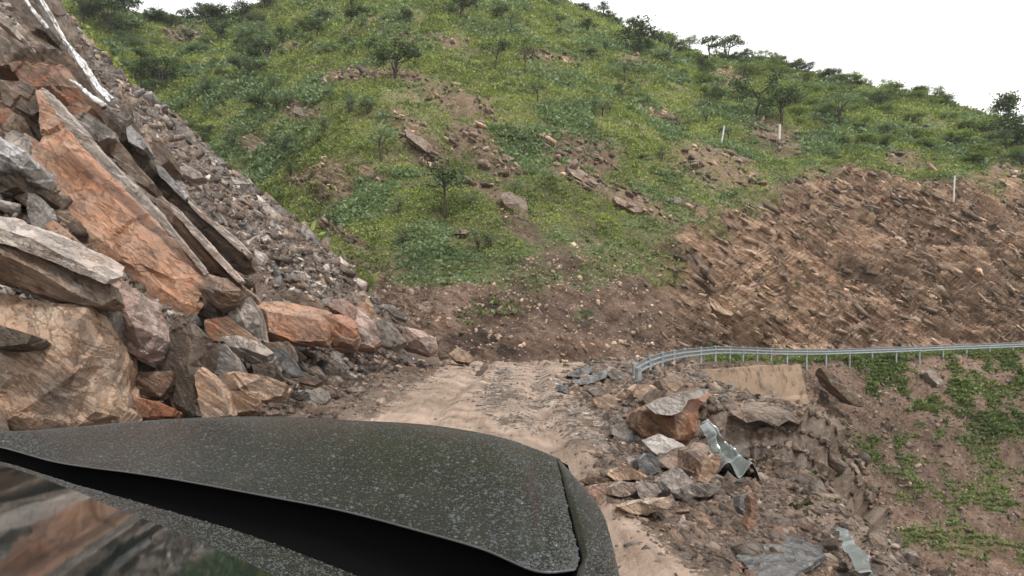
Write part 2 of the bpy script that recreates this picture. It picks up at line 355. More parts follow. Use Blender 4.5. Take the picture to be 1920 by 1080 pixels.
disp *= (1-.85*((rowi >= r2) & (rowi < r3)))
VB2 = VB+NB*disp[..., None]
NB2 = grid_normals(VB2); NB2 *= np.sign((NB2*NB).sum(2, keepdims=True))
h12 = ((H1[0]-.5)*.6+(H2[0]-.5)*.9).reshape(Dg.shape)*tanm
tone = np.clip(h12+.5+nlow*.5+fbm(pB, .2, 3, seed=40.).reshape(Dg.shape)*.35, 0, 1)
tag(mesh('hillside', VB2.reshape(-1, 3), grid_faces(*Dg.shape), M_HILL, attrs={'green': green, 'rock': rockm, 'tone': tone}), kind='structure')
def cell_area(V):
    a = np.linalg.norm(np.cross(np.gradient(V, axis=0), np.gradient(V, axis=1)), axis=2); return a
AB = cell_area(VB)
FB = VB2.reshape(-1, 3); FN = NB2.reshape(-1, 3)

# ------------------------------------------------------------------ terrain: rockslide slope on the left
cr = np.array([(830,668,25),(740,600,27.5),(690,556,28.5),(660,508,30),(620,476,32),(560,428,34.5),(520,392,36),(460,346,38),(400,296,40),(330,222,43),(240,165,46),(200,112,48),(150,55,50)], float)
cX = (cr[:, 0]-960)/F*cr[:, 2]; cZ = zv(cr[:, 1], cr[:, 2]); cD = cr[:, 2]
cX = np.concatenate([[8, -1.2], cX, [-90]]); cZ = np.concatenate([[-.6, -.12], cZ, [cZ[-1]+.85*(90-32)]]); cD = np.concatenate([[24, 24.6], cD, [78]])
def zc(x): return np.interp(-x, -cX, cZ)
def hC(x, y):
    sh = 1.7*(1-sstep(19, 27, y))
    z = zc(x+sh)
    z = z-(1-sstep(16, 24, y))*.35*np.clip(-x-9, 0, 12)*.35
    yc = np.interp(-x, -cX, cD)
    return z-np.maximum(0, y-yc)*1.3
DC = np.concatenate([np.linspace(2.2, 6, 40, endpoint=False), np.linspace(6, 30, 200, endpoint=False), np.linspace(30, 52, 150, endpoint=False), np.linspace(52, 90, 40)])
UC = np.arange(-1300, 860, 3.2)
DCg, UCg = np.meshgrid(DC, UC, indexing='ij'); XCg = (UCg-960)/F*DCg
VC = np.stack([XCg, DCg, hC(XCg, DCg)], 2); pC = VC.reshape(-1, 3); NC = grid_normals(VC); NC *= np.sign(NC[..., 2:3]+1e-9)
t_bn, t_be = (.35, .25, .9), (.8, -.3, -.5)
dC = (fbm(pC, .35, 4, seed=2.)*.45+blocks(pC, t_bn, t_be, 2.2, .5, 7, .3, .6)*.10+blocks(pC, t_bn, t_be, 5., 1.5, 8, .1, 1.5)*.06).reshape(DCg.shape)
amp = sstep(0, 1.5, -XCg-2.0)*.8+.08
VC2 = VC+NC*(dC*amp)[..., None]
toneC = np.clip(.5+fbm(pC, .18, 3, seed=12.)*.6, 0, 1)
tag(mesh('rockslide_slope', VC2.reshape(-1, 3), grid_faces(*DCg.shape), M_SCREE, attrs={'tone': toneC}), kind='structure')
AC = cell_area(VC)

# ------------------------------------------------------------------ terrain: road platform with collapsed right edge
def rim(y): return np.interp(y, [0, 4, 5.2, 6.4, 8, 9.3, 9.8, 12.9, 16, 20, 24, 28], [2.6, 2.75, 2.95, 3.25, 3.5, 3.7, 4.25, 4.4, 4.8, 5.3, 6.4, 7.])
def hA(x, y):
    z = np.zeros_like(x)
    far = sstep(9.3, 9.9, y)
    z += (1-far)*(-.32*sstep(1.9, 2.9, x)-.12*sstep(1.2, 1.8, x))
    z += far*(1-sstep(15, 19, y))*.10*sstep(1.7, 3.2, x)
    z += far*(1-sstep(10.8, 13.5, y))*.16*sstep(2.5, 3.3, x)
    for xc, dz in ((-1.45, -.085), (-1.1, .05), (-1.8, .04), (.35, -.085), (.72, .06), (0., .045), (-.55, .03)):
        c = xc+.12*np.sin(y*.35)+.018*y; z += dz*np.exp(-((x-c)/.22)**2)*(y < 27)
    z += .10*sstep(1.6, 2.6, -x)
    xr = rim(y); d = np.maximum(0, x-xr); z -= np.where(d < .5, d*d*1.6, .4+(d-.5)*2.3)
    return np.maximum(z, -14)
vA = np.arange(1500, 668, -3.); DA = np.concatenate([H*F/(vA-600)]); DA = np.concatenate([DA, np.linspace(DA[-1]+.2, 31, 12)]) if DA[-1] < 30.5 else DA
DA = DA[DA < 31]
UA = np.arange(-700, 2700, 3.4)
DAg, UAg = np.meshgrid(DA, UA, indexing='ij'); XAg = (UAg-960)/F*DAg
VA = np.stack([XAg, DAg, hA(XAg, DAg)], 2); pA = VA.reshape(-1, 3)
onroad = (sstep(-2.7, -1.9, XAg)*(1-sstep(-.2, .35, XAg-np.interp(DAg, [4, 6, 7.5, 9, 10.5, 12, 15, 20, 24], [1.1, .75, .85, 1.3, 1.55, 1.3, 1.25, 1.7, 2.8]))))
nA = fbm(pA, 1.3, 5, seed=4.).reshape(DAg.shape); nA2 = fbm(pA, 7., 3, seed=8.).reshape(DAg.shape); nA3 = fbm(pA*np.array([3.2, .8, 1]), 1.2, 3, seed=31.).reshape(DAg.shape)
NA = grid_normals(VA); NA *= np.sign(NA[..., 2:3]+1e-9)
steep = sstep(.1, .6, np.maximum(0, XAg-rim(DAg)))
scarp = sstep(9.0, 9.35, DAg)*(1-sstep(9.8, 10.2, DAg))*sstep(2.2, 2.8, XAg)
dA = scarp*(nA*.22+nA2*.09)+onroad*(nA*.035+nA2*.012+nA3*.02)+(1-onroad)*(nA*.13+nA2*.05)+steep*(blocks(pA, (.5, .3, .8), (.8, 0, -.6), 4, 1.2, 5, .2, 1).reshape(DAg.shape)*.18+nA*.3)
VA2 = VA+NA*dA[..., None]
mud = np.clip(onroad*1.02-.30*(nA > .25)-.65*ell(XAg*10, DAg, [(-3, 14.5, 3.5, 3.2), (0, 10.6, 3.5, .8), (4.5, 13.2, 6, .9), (-2.8, 19, 3, 3), (11, 9.8, 5, 1.8)])*(nA2*.8+.8), 0, 1)
wet = np.clip(sstep(.15, .45, fbm(pA, .5, 3, seed=50.).reshape(DAg.shape))*.8, 0, 1)
tag(mesh('road', VA2.reshape(-1, 3), grid_faces(*DAg.shape), M_ROAD, smooth=True, attrs={'mud': mud, 'wet': wet}), kind='structure')
AA = cell_area(VA)
# the valley floor and the ground behind the camera, so nothing ends in mid air
gx, gy = np.meshgrid(np.linspace(-40, 2.6, 40), np.linspace(-30, 1.9, 30), indexing='ij')
gz = np.where(gx < -3, (-gx-3)*.7, 0)-.03
tag(mesh('road_behind', np.stack([gx, gy, gz], 2).reshape(-1, 3), grid_faces(40, 30), M_ROAD, smooth=True, attrs={'mud': np.ones(1200), 'wet': np.zeros(1200)}), kind='structure')
gx, gy = np.meshgrid(np.linspace(-400, 400, 30), np.linspace(-200, 500, 30), indexing='ij')
tag(mesh('valley_floor', np.stack([gx, gy, gx*0-18], 2).reshape(-1, 3), grid_faces(30, 30), M_HILL, attrs={'green': np.ones(900), 'rock': np.zeros(900), 'tone': np.ones(900)*.5}), kind='structure')

def ground(x, y):
    x = np.asarray(x, float); y = np.asarray(y, float)
    return np.maximum(hA(x, y), hC(x, y))
#%%ROCKS
# ------------------------------------------------------------------ traced boulders and slabs
def refine(V, T, L):
    """split long edges until every edge is below L (keeps the shape, adds vertices for the relief)"""
    bm = bmesh.new(); vs = [bm.verts.new(p) for p in V]
    for t in T:
        try: bm.faces.new([vs[i] for i in t])
        except ValueError: pass
    bmesh.ops.recalc_face_normals(bm, faces=bm.faces)
    for _ in range(7):
        es = [e for e in bm.edges if e.calc_length() > L]
        if not es: break
        bmesh.ops.subdivide_edges(bm, edges=es, cuts=1, use_grid_fill=False)
        bmesh.ops.triangulate(bm, faces=[f for f in bm.faces if len(f.verts) > 3])
    bmesh.ops.triangulate(bm, faces=bm.faces)
    return bm
def relief(bm, amp, bedn, bede, seed, L):
    bm.normal_update(); bm.verts.ensure_lookup_table()
    p = np.array([v.co[:] for v in bm.verts]); n = np.array([v.normal[:] for v in bm.verts])
    s = 1/max(amp*7, .04)
    d = fbm(p, s*.5, 3, seed=seed)*.8+blocks(p, bedn, bede, s*1.6, s*.35, int(seed)%50, .08/s, s*.6)*.42+fbm(p, s*3, 3, seed=seed+3)*.35
    q = p+n*(d*amp)[:, None]
    for v, c in zip(bm.verts, q): v.co = c
def boulder(pal, label, outline, D, ridge=(), segs=(), thick=None, slope=(0, 0), amp=None, L=None, bed=None, cat='rock', name='boulder', push=(-.1, 1, -.25), group=None, shrink=.82, mat=None, keep=False):
    """outline/ridge: (u, v[, dD]) photo positions with depth offsets in metres; slope = metre of depth per 100 px right / down"""
    pts = [tuple(p)+(0,)*(3-len(p)) for p in list(outline)+list(ridge)]; n = len(outline)
    cu = sum(p[0] for p in pts[:n])/n; cv = sum(p[1] for p in pts[:n])/n
    if group == GR and D > 2 and not keep: D = march(cu, max(p[1] for p in pts[:n])-1.5)-.03
    V = [P(u, v, D+d+slope[0]*(u-cu)/100+slope[1]*(v-cv)/100) for u, v, d in pts]
    edges = [(i, (i+1) % n) for i in range(n)]+[(n+a if a >= 0 else -a-1, n+b if b >= 0 else -b-1) for a, b in segs]
    r = delaunay_2d_cdt([Vector((p[0], -p[1])) for p in pts], edges, [], 1, 1e-4)
    idx = [o[0] if o else 0 for o in r[3]]
    T = []
    # keep only triangles inside the outline
    def inside(x, y):
        c = False
        for i in range(n):
            x1, y1 = pts[i][:2]; x2, y2 = pts[(i+1) % n][:2]
            if (y1 > y) != (y2 > y) and x < (x2-x1)*(y-y1)/(y2-y1)+x1: c = not c
        return c
    for f in delaunay_2d_cdt([Vector((p[0], -p[1])) for p in pts], edges, [], 0, 1e-4)[2]:
        f = [idx[i] if i < len(idx) else 0 for i in f]
        x = sum(pts[i][0] for i in f)/3; y = sum(pts[i][1] for i in f)/3
        if len(set(f)) == 3 and inside(x, y): T.append(tuple(f))
    V = np.array(V); ce = V[:n].mean(0); size = np.linalg.norm(V[:n].max(0)-V[:n].min(0))
    if thick is None: thick = size*.4
    pv = np.array(push)*thick
    back = (V[:n]-ce)*shrink+ce+pv; mid = (V[:n]-ce)*1.0+ce+pv*.35
    V = np.vstack([V, mid, back]); m0 = len(pts); b0 = m0+n
    T2 = list(T)
    for i in range(n):
        j = (i+1) % n
        T2 += [(i, m0+i, m0+j), (i, m0+j, j), (m0+i, b0+i, b0+j), (m0+i, b0+j, m0+j)]
    cb = len(V); V = np.vstack([V, (ce+pv)[None]])
    for i in range(n): T2.append((b0+(i+1) % n, b0+i, cb))
    if L is None: L = max(D*2.4/666, size/85)
    amp = (amp or min(size*.02, .09))*1.45
    bm = refine(V-ce, T2, L)
    sd_ = abs(hash(label)) % 97 if False else (sum(map(ord, label)) % 97)
    bn, be = bed or ((.45, -.35, .8), (.8, .1, -.5))
    relief(bm, amp, bn, be, float(sd_), L)
    me = bpy.data.meshes.new(name); bm.to_mesh(me); bm.free(); me.materials.append(mat or rockmat(pal)); me.shade_smooth(); me.set_sharp_from_angle(angle=R(28))
    o = bpy.data.objects.new(name, me); C.objects.link(o); o.location = [float(a) for a in ce]
    return tag(o, label, cat, group)
def march(u, v):
    D = np.arange(3., 30, .02); x = (u-960)/F*D; z = H-(v-600)/F*D; hit = np.where(z <= hA(x, D)+.02)[0]
    return float(D[hit[0]]) if len(hit) else 25.
GR = 'rocks fallen on the right edge of the road'
B = boulder
GL, GR = 'fallen slabs and boulders on the left of the road', 'rocks fallen on the right edge of the road'
DIP = ((.62, -.2, .75), (.75, .1, -.62))       # bedding of the big leaning slabs
# --- left, nearest
B('tan', 'huge tan boulder with orange stains at the far left, beside the car bonnet', [(-260,560,.6),(-120,535,.4),(0,552,.35),(70,560,.3),(165,577,.25),(176,640,.1),(170,715),(180,772,-.05),(140,800,-.1),(60,818,-.2),(-60,840,-.3),(-260,840,-.2)], 6.1,
  ridge=[(150,600,-.05),(140,700,-.25),(60,640,-.2),(-60,640,-.25),(40,770,-.35)], segs=[(0,1),(1,4),(0,2),(2,3)], thick=1.2, amp=.035, group=GL)
B('grey', 'grey side slab standing between the huge tan boulder and the purple-pink one', [(168,575),(200,570),(203,600),(192,640),(176,690),(172,640)], 6.7, thick=.7, group=GL)
B('brown', 'dark layered slab lying like a log on the huge tan boulder at the far left', [(-200,395,.1),(-60,415,.1),(0,432,.1),(60,450,.15),(130,490,.1),(205,528,.05),(214,560),(190,572),(150,575),(90,560,.05),(0,528,.1),(-200,470,.1)], 6.3,
  ridge=[(-60,455,-.15),(0,474,-.18),(70,508,-.16),(130,545,-.12)], segs=[(0,1),(1,2),(2,3)], thick=.55, amp=.028, bed=((.3,.25,.9),(.85,.1,-.45)), group=GL)
B('pale', 'thin pale slab capping the dark log-like layered slab', [(-200,388),(-60,408),(0,428),(60,446),(132,484),(206,524),(196,534),(120,500),(40,468),(0,455),(-200,425)], 6.15, thick=.5, amp=.02, bed=((.3,.25,.9),(.85,.1,-.45)), group=GL, push=(0, 1, .2))
B('pink', 'purple-pink rounded boulder right of the huge tan boulder', [(200,532),(235,530),(252,562),(278,598),(293,628),(288,652),(264,672),(232,655),(205,628),(192,590),(196,555)], 7.2, ridge=[(225,560,-.15),(250,610,-.22),(262,650,-.05),(225,640,0)], segs=[(0,1),(1,2)], thick=.8, amp=.03, group=GL)
B('dark', 'dark flat underside slab below the purple-pink boulder', [(178,640,.2),(215,650),(262,675),(288,690),(296,705),(240,712),(190,700)], 7.8, thick=.7, group=GL)
B('dark', 'upright dark brown slab standing just ahead of the bonnet', [(336,590),(352,594),(389,630),(384,665),(372,690),(400,735),(428,772),(426,784),(335,788),(312,745),(286,742),(288,690),(318,655),(316,615)], 7.6,
  ridge=[(362,628,-.1),(352,684,-.12),(368,780,-.25)], segs=[(0,1),(1,2)], thick=.55, amp=.024, bed=((.8,.2,.4),(.3,.1,-.9)), group=GL)
B('tan', 'tan wedge leaning on the right of the upright dark brown slab', [(374,688),(392,702),(412,730),(432,778),(380,786),(370,740),(364,705)], 7.4, thick=.4, amp=.02, group=GL)
B('brown', 'flat brown rock lying left of the upright dark slab', [(205,700),(250,695),(322,697),(320,718),(300,745),(255,742),(212,735)], 7.4, ridge=[(260,712,-.1)], thick=.6, group=GL)
B('dark', 'narrow dark stone propped right of the huge tan boulder', [(176,685),(192,684),(206,705),(214,738),(195,745),(176,735)], 6.8, thick=.35, group=GL)
B('rust', 'long rust-coloured rock at the foot of the upright dark slab', [(185,745),(220,738),(300,757),(326,768),(322,780),(250,782),(212,790),(190,785)], 7.0, thick=.5, group=GL)
B('tan', 'low tan rock wedged against the huge boulder behind the bonnet', [(176,745),(205,748),(232,770),(225,800),(150,812),(165,790)], 6.5, thick=.5, group=GL)
B('tan', 'small pale tan stone behind the upright dark slab', [(290,640),(312,634),(322,650),(300,668),(288,665)], 8.2, thick=.4, group=GL)
B('dark', 'black wedge of rock under the thin slab at the far left edge', [(-40,600),(0,610),(60,628),(50,645),(0,650),(-40,650)], 5.6, thick=.4, group=GL)
# --- huge orange slab and its neighbours
B('orange', 'enormous orange-brown slab leaning on the left slope', [(75,168,1.6),(92,180,1.5),(125,222,1.2),(160,268,1.),(205,312,.8),(250,362,.6),(300,415,.4),(345,468,.2),(388,516),(384,545,-.1),(362,600,-.3),(330,610,-.4),(305,618,-.5),(272,570,-.5),(215,520,-.4),(150,470,-.2),(95,430,0),(62,380,.3),(52,320,.6),(78,258,1.)], 13,
  ridge=[(120,270,.6),(180,340,.2),(260,430,-.2),(320,520,-.5),(150,420,-.2),(230,480,-.5)], segs=[(0,1),(1,2),(2,3)], thick=1.6, amp=.085, bed=DIP, group=GL, push=(-.5,1,-.3))
B('pale', 'long pale edge slab along the top of the enormous orange slab', [(76,163),(96,176),(130,216),(168,264),(214,310),(258,358),(308,410),(350,462),(390,512),(384,516),(342,468),(298,418),(246,366),(200,320),(156,276),(114,226)], 12.9, thick=.25, amp=.03, bed=DIP, group=GL, push=(0,1,-.1))  # lit upper edge of the orange slab, painted as a strip of paler rock
B('brown', 'layered slab stack between the orange slab and the long grey-brown slab', [(300,372),(325,395),(360,432),(400,480),(440,525),(478,556),(470,566),(430,560),(395,515),(350,462),(318,415),(298,385)], 14.2, ridge=[(352,436,-.2),(410,505,-.2)], segs=[(0,1)], thick=1., amp=.05, bed=DIP, group=GL)
B('pale', 'thin pale splinter slab on top of the layered stack', [(318,378),(335,392),(372,432),(415,482),(455,525),(448,530),(404,486),(362,440),(326,400)], 13.8, thick=.6, amp=.02, bed=DIP, group=GL)
B('brown', 'long grey-brown slab leaning above the layered stack', [(281,312),(300,322),(345,370),(400,420),(440,452),(468,478),(472,500),(452,505),(420,488),(388,460),(345,420),(312,378),(290,345)], 16.5, ridge=[(330,372,-.2),(400,440,-.25),(440,480,-.1)], segs=[(0,1),(1,2)], thick=1., amp=.045, bed=DIP, group=GL)
B('wet', 'wet white-sheened edge on the long grey-brown slab', [(290,306),(304,314),(332,346),(352,368),(346,374),(322,352),(298,328)], 16.2, thick=.7, amp=.03, bed=DIP, group=GL)  # white of the wet sheen is in the base colour
B('pale', 'pale rim slab running down from the wet edge of the long slab', [(348,366),(366,382),(402,412),(440,444),(468,474),(462,480),(430,452),(392,420),(356,388)], 16.2, thick=.6, amp=.03, bed=DIP, group=GL)
B('brown', 'tan block jammed below the layered stack', [(372,540),(392,515),(428,524),(452,545),(442,565),(412,578),(388,562)], 12.5, ridge=[(410,545,-.25)], thick=.8, group=GL)
B('dark', 'dark crushed rock in the gap right of the orange slab', [(372,555),(400,568),(440,575),(430,600),(400,620),(375,600)], 13, thick=.8, group=GL)
B('grey', 'curved grey layered slab leaning left of the big orange block', [(445,560),(470,556),(482,575),(488,610),(495,640),(470,640),(445,632),(425,610),(430,585)], 12.8, ridge=[(455,600,-.2)], thick=.7, bed=((.75,.1,.5),(.4,.2,-.85)), amp=.03, group=GL)
B('rust', 'rust-brown crumbled rock under the curved grey slab', [(385,600),(425,592),(460,620),(490,645),(440,640),(400,640),(384,622)], 11.8, thick=.7, group=GL)
B('orange', 'big square-edged orange block beside the road, dark gap beneath it', [(478,572,.3),(500,566,.6),(545,572,.7),(600,585,.5),(612,600,.2),(620,628,0),(618,652,0),(560,650,-.1),(505,637,-.1),(488,634,0)], 14.5,
  ridge=[(500,584,-.2),(602,602,-.25),(505,622,-.35),(560,640,-.35),(610,640,-.25)], segs=[(0,1),(0,2),(2,3),(3,4),(1,4)], thick=1.3, amp=.022, group=GL, push=(0,1,.05))
B('rust', 'dark brown block touching the right end of the big orange block', [(604,588,.3),(640,590,.4),(666,602,.2),(670,628),(660,646),(625,650),(616,625)], 14.6, ridge=[(640,606,-.2),(640,640,-.15)], segs=[(0,1)], thick=1.1, amp=.03, group=GL)
B('pink', 'pinkish-white shattered rock face behind the dark brown block', [(610,570),(625,560),(648,562),(672,580),(700,606),(715,640),(700,652),(668,650),(660,600)], 18, ridge=[(665,612,-.3)], thick=1.2, amp=.05, group=GL)
B('tan', 'spiky tan stone above the pinkish-white rock', [(672,560),(684,568),(688,552),(700,578),(706,600),(688,600),(670,580)], 19.5, thick=.8, group=GL)
B('grey', 'grey ribbed slab right of the pinkish-white rock', [(698,598),(728,600),(748,622),(762,640),(740,650),(716,648),(704,625)], 18.5, thick=.9, bed=((.9,.1,.3),(.2,.2,-.9)), group=GL)
B('brown', 'flat-topped brown block on the scree above the big orange block', [(525,545),(560,548),(600,570),(612,585),(580,580),(545,572),(526,565)], 17, thick=1., group=GL)
B('pink', 'reddish-pink slab lying at the left end of the far bend', [(745,640),(760,612),(790,620),(815,634),(820,655),(806,664),(780,655),(756,648)], 20.5, ridge=[(785,632,-.3)], thick=1., group=GL)
B('grey', 'long grey slab pointing downhill above the reddish-pink slab', [(722,568),(735,572),(765,592),(762,600),(740,592),(722,578)], 22.5, thick=.6, group=GL)
B('brown', 'small brown block right of the reddish-pink slab', [(816,655),(828,640),(840,650),(842,668),(824,670)], 22, thick=.7, group=GL)
B('tan', 'row-end tan stone at the foot of the far dirt bank', [(842,664),(858,650),(878,660),(892,672),(880,680),(855,676)], 23, thick=.7, group=GL)
# --- left, in front of the big orange block
B('pale', 'white-topped wedge of rock left of the road', [(414,632),(440,630),(478,640),(500,652),(513,662),(506,682),(480,688),(450,668),(428,650)], 11.3, ridge=[(455,652,-.15),(500,668,-.15)], segs=[(0,1)], thick=.7, amp=.02, group=GL)
B('dark', 'dark block under the white-topped wedge', [(472,684),(512,680),(520,700),(510,715),(478,712)], 11, thick=.6, group=GL)
B('slate', 'blue-grey slate slab tilted toward the road', [(512,655),(530,652),(545,668),(562,692),(572,706),(548,706),(528,690)], 10.9, thick=.25, amp=.014, group=GL)
B('brown', 'brown block behind the tilted slate slab', [(498,642),(540,640),(548,655),(545,672),(505,665)], 12.4, thick=.7, group=GL)
B('tan', 'long flat tan slab lying left of the road near the bonnet', [(405,705),(440,698),(500,705),(538,722),(528,742),(480,750),(440,732),(410,725)], 9.6, ridge=[(460,722,-.15)], thick=.7, amp=.03, group=GL)
B('grey', 'grey jagged rock behind the long flat tan slab', [(395,650),(420,645),(440,668),(452,695),(430,705),(398,700),(388,675)], 10.3, thick=.6, group=GL)
B('rust', 'orange-brown slab against the upright dark slab', [(410,735),(450,732),(482,748),(478,770),(430,776),(405,765)], 8.8, thick=.4, group=GL)
B('grey', 'round grey layered cobble on the left verge', [(584,732),(598,727),(614,732),(618,746),(608,757),(590,756),(581,745)], 10.4, thick=.35, amp=.012, cat='rock', group=GL)
B('brown', 'low brown slab half buried in gravel right of the tilted slate', [(540,706),(575,700),(606,715),(590,722),(556,716)], 11.5, thick=.4, group=GL)
# --- upper left
B('brown', 'big brown block near the top left corner of the slide', [(-60,60),(15,55),(60,62),(108,92),(118,118),(70,130),(20,120),(-60,130)], 19, ridge=[(40,90,-.3)], thick=2, amp=.09, group=GL, bed=DIP)
B('rust', 'broad rusty slab under the topmost left blocks', [(20,120),(70,112),(118,120),(150,165),(190,200),(178,222),(140,215),(95,190),(40,165)], 18, ridge=[(110,160,-.3)], thick=2, amp=.09, group=GL, bed=DIP)
B('brown', 'dark brown peak at the very top left', [(30,-60),(70,-50),(85,0),(95,40),(82,60),(50,58),(20,20),(0,-60)], 20, thick=2, amp=.1, group=GL, bed=DIP)
B('brown', 'slab left of the enormous slab, under the rusty one', [(0,152),(40,150),(74,170),(78,205),(60,218),(25,205),(0,190)], 15, thick=1.2, amp=.06, group=GL, bed=DIP)
B('grey', 'grey rounded slab above the pale edge of the enormous slab', [(132,215),(165,210),(200,232),(210,255),(185,265),(150,250),(134,235)], 15, thick=1., amp=.04, group=GL)
B('rust', 'small reddish block beside the grey rounded slab', [(122,202),(145,192),(172,200),(160,215),(135,215)], 15.3, thick=.8, group=GL)
B('dark', 'dark overhanging block below the white streams', [(185,208),(205,204),(236,207),(240,225),(236,262),(222,268),(200,240)], 15.5, ridge=[(230,235,-.2)], thick=1., amp=.03, group=GL)
B('dark', 'brown block hanging under the wet white wedge', [(236,268),(272,280),(280,310),(262,330),(240,300)], 15.8, thick=.9, group=GL)
B('wet', 'wet white wedge-shaped slab beside the dark overhanging block', [(237,240),(245,236),(262,252),(276,276),(268,280),(240,266)], 15.4, thick=.6, amp=.03, group=GL)  # white base colour paints the sheen on this wedge
B('brown', 'slanted slab behind the pale edge of the enormous slab', [(214,292),(235,285),(262,315),(282,338),(278,352),(255,340),(225,312)], 15.2, thick=.8, bed=DIP, group=GL)
B('brown', 'second slanted slab lower behind the pale edge', [(205,262),(228,270),(240,290),(232,302),(206,290)], 15.2, thick=.8, bed=DIP, group=GL)
B('wet', 'pinkish-white wet slab at the far left edge', [(-60,262),(0,255),(20,268),(48,285),(54,300),(40,318),(0,322),(-60,325)], 11, ridge=[(15,295,-.2)], thick=.9, amp=.05, group=GL)  # pinkish rock, its wet sheen painted into the base colour
B('dark', 'dark block under the pinkish-white wet slab', [(-60,320),(0,322),(34,318),(32,350),(0,362),(-60,365)], 11.1, thick=.8, group=GL)
B('dark', 'dark triangular block right of the pinkish-white wet slab', [(38,320),(60,325),(76,334),(74,362),(50,368),(36,350)], 11.6, thick=.7, group=GL)
B('grey', 'narrow grey upright stone left of the enormous slab', [(50,358),(66,362),(76,395),(84,425),(62,432),(52,400)], 10.5, thick=.5, group=GL)
B('rust', 'rusty block in front of the lower end of the enormous slab', [(82,425),(100,415),(135,445),(170,480),(202,512),(195,525),(140,492),(100,470),(70,448)], 9.6, ridge=[(120,455,-.2)], thick=.9, amp=.04, group=GL)
B('brown', 'brown jagged rocks below the foot of the enormous slab', [(252,560),(275,572),(292,600),(296,625),(285,622),(262,590)], 9.5, thick=.6, group=GL)
B('grey', 'long thin grey slab on the crest of the slide', [(326,222),(345,236),(372,262),(408,290),(428,306),(418,310),(388,292),(350,262),(330,244)], 37, thick=2, amp=.12, bed=DIP, group=GL)
B('grey', 'broad pale layered outcrop lower on the crest of the slide', [(395,335),(430,330),(470,345),(480,365),(455,372),(420,360),(398,352)], 31, ridge=[(440,345,-.5)], thick=1.5, amp=.12, bed=DIP, group=GL)
B('brown', 'rounded brown boulder beside the wet edge of the long slab', [(285,268),(300,262),(312,275),(318,300),(300,312),(284,295)], 17.5, thick=1., group=GL)
B('pale', 'flat pale slab lying on the scree right of the long slab', [(332,314),(350,310),(372,320),(382,332),(362,336),(344,326)], 20, thick=.5, group=GL)
B('pale', 'grey streaked slab down the left corner edge', [(-20,15),(0,22),(22,45),(42,70),(38,76),(14,52),(-20,30)], 16, thick=.7, bed=DIP, group=GL)
# water / wet streaks running down the upper slabs
def streak(label, pts, wd, D, tex=.02):
    pts = [np.array(P(u, v, D+dd)) for u, v, dd in pts]; q = []
    for a, b in zip(pts[:-1], pts[1:]):
        for t in np.linspace(0, 1, 9)[:-1]: q.append(a+(b-a)*t)
    q.append(pts[-1]); V = []; Fc = []
    for i, c in enumerate(q):
        t = i/(len(q)-1); ww = wd*(.55+.12*math.sin(i*.5)+.7*t); 
        for j, s in enumerate((-1, -.5, 0, .5, 1)):
            V.append(c+np.array((s*ww*(1+.12*math.sin(i*.8+j)), -.03*(1-s*s), .01*math.sin(i*1.1+j*1.3)+s*ww*.55)))
            if i and j: k = i*5+j; Fc.append((k-6, k-5, k, k-1))
        for j, s in enumerate((-1, 1)): pass
    V = np.array(V); o_ = V[0].copy()
    o = mesh('water_streak', V, Fc, M_WATER, smooth=True, origin=o_)
    md = o.modifiers.new('solid', 'SOLIDIFY'); md.thickness = .015
    return tag(o, label, 'water', 'white streams running down the upper slabs')
mw, tw, bw = newmat('white_water'); gw = G(tw); vw = gw.n('TexCoord').outputs['Object']
nw = gw.noise(gw.map(vw, (2, 2, 1)), 2.4, 6, .7, .5)
gw.link(gw.ramp(nw, [(.42, (.16,.13,.11)), (.52, (.50,.50,.51)), (.64, (.80,.80,.82))]), bw.inputs['Base Color']); bw.inputs['Roughness'].default_value = .15
gw.link(gw.bump(nw, .8, .06), bw.inputs['Normal']); M_WATER = mw
streak('thin white stream on the left, ending on the rusty slab', [(38,-14,0),(62,20,-.2),(78,40,-.2),(90,55,-.2)], .05, 18.2)
streak('long white stream running down beside the dark block', [(68,-14,0),(86,12,0),(98,32,0),(112,60,0),(122,80,0),(134,98,-.1),(150,118,-.2),(166,142,-.4),(178,160,-.5),(203,190,-1.)], .06, 18.5)
streak('thin white stream splitting off on the right of the long one', [(86,10,0),(104,42,0),(120,75,0),(142,100,-.1),(160,120,-.3),(184,160,-.6),(212,186,-1)], .03, 18.6)
streak('broad white stream below the broad rusty slab', [(132,150,-.3),(150,162,-.3),(160,172,-.5),(172,182,-.6),(198,200,-1)], .05, 17.8)
streak('faint white stream between the long one and the splitting one', [(76,0,0),(96,36,0),(116,72,0),(128,82,0),(150,120,-.3),(180,164,-.6),(206,192,-1)], .022, 18.4)
B('brown', 'brown block between two white streams', [(112,85),(128,92),(165,150),(185,185),(168,180),(140,155),(118,120)], 18.8, thick=1., bed=DIP, group=GL)
B('dark', 'dark brown triangular block left of the long white stream', [(38,-30),(62,-20),(86,45),(84,58),(62,50),(40,20)], 18.9, thick=1., bed=DIP, group=GL)
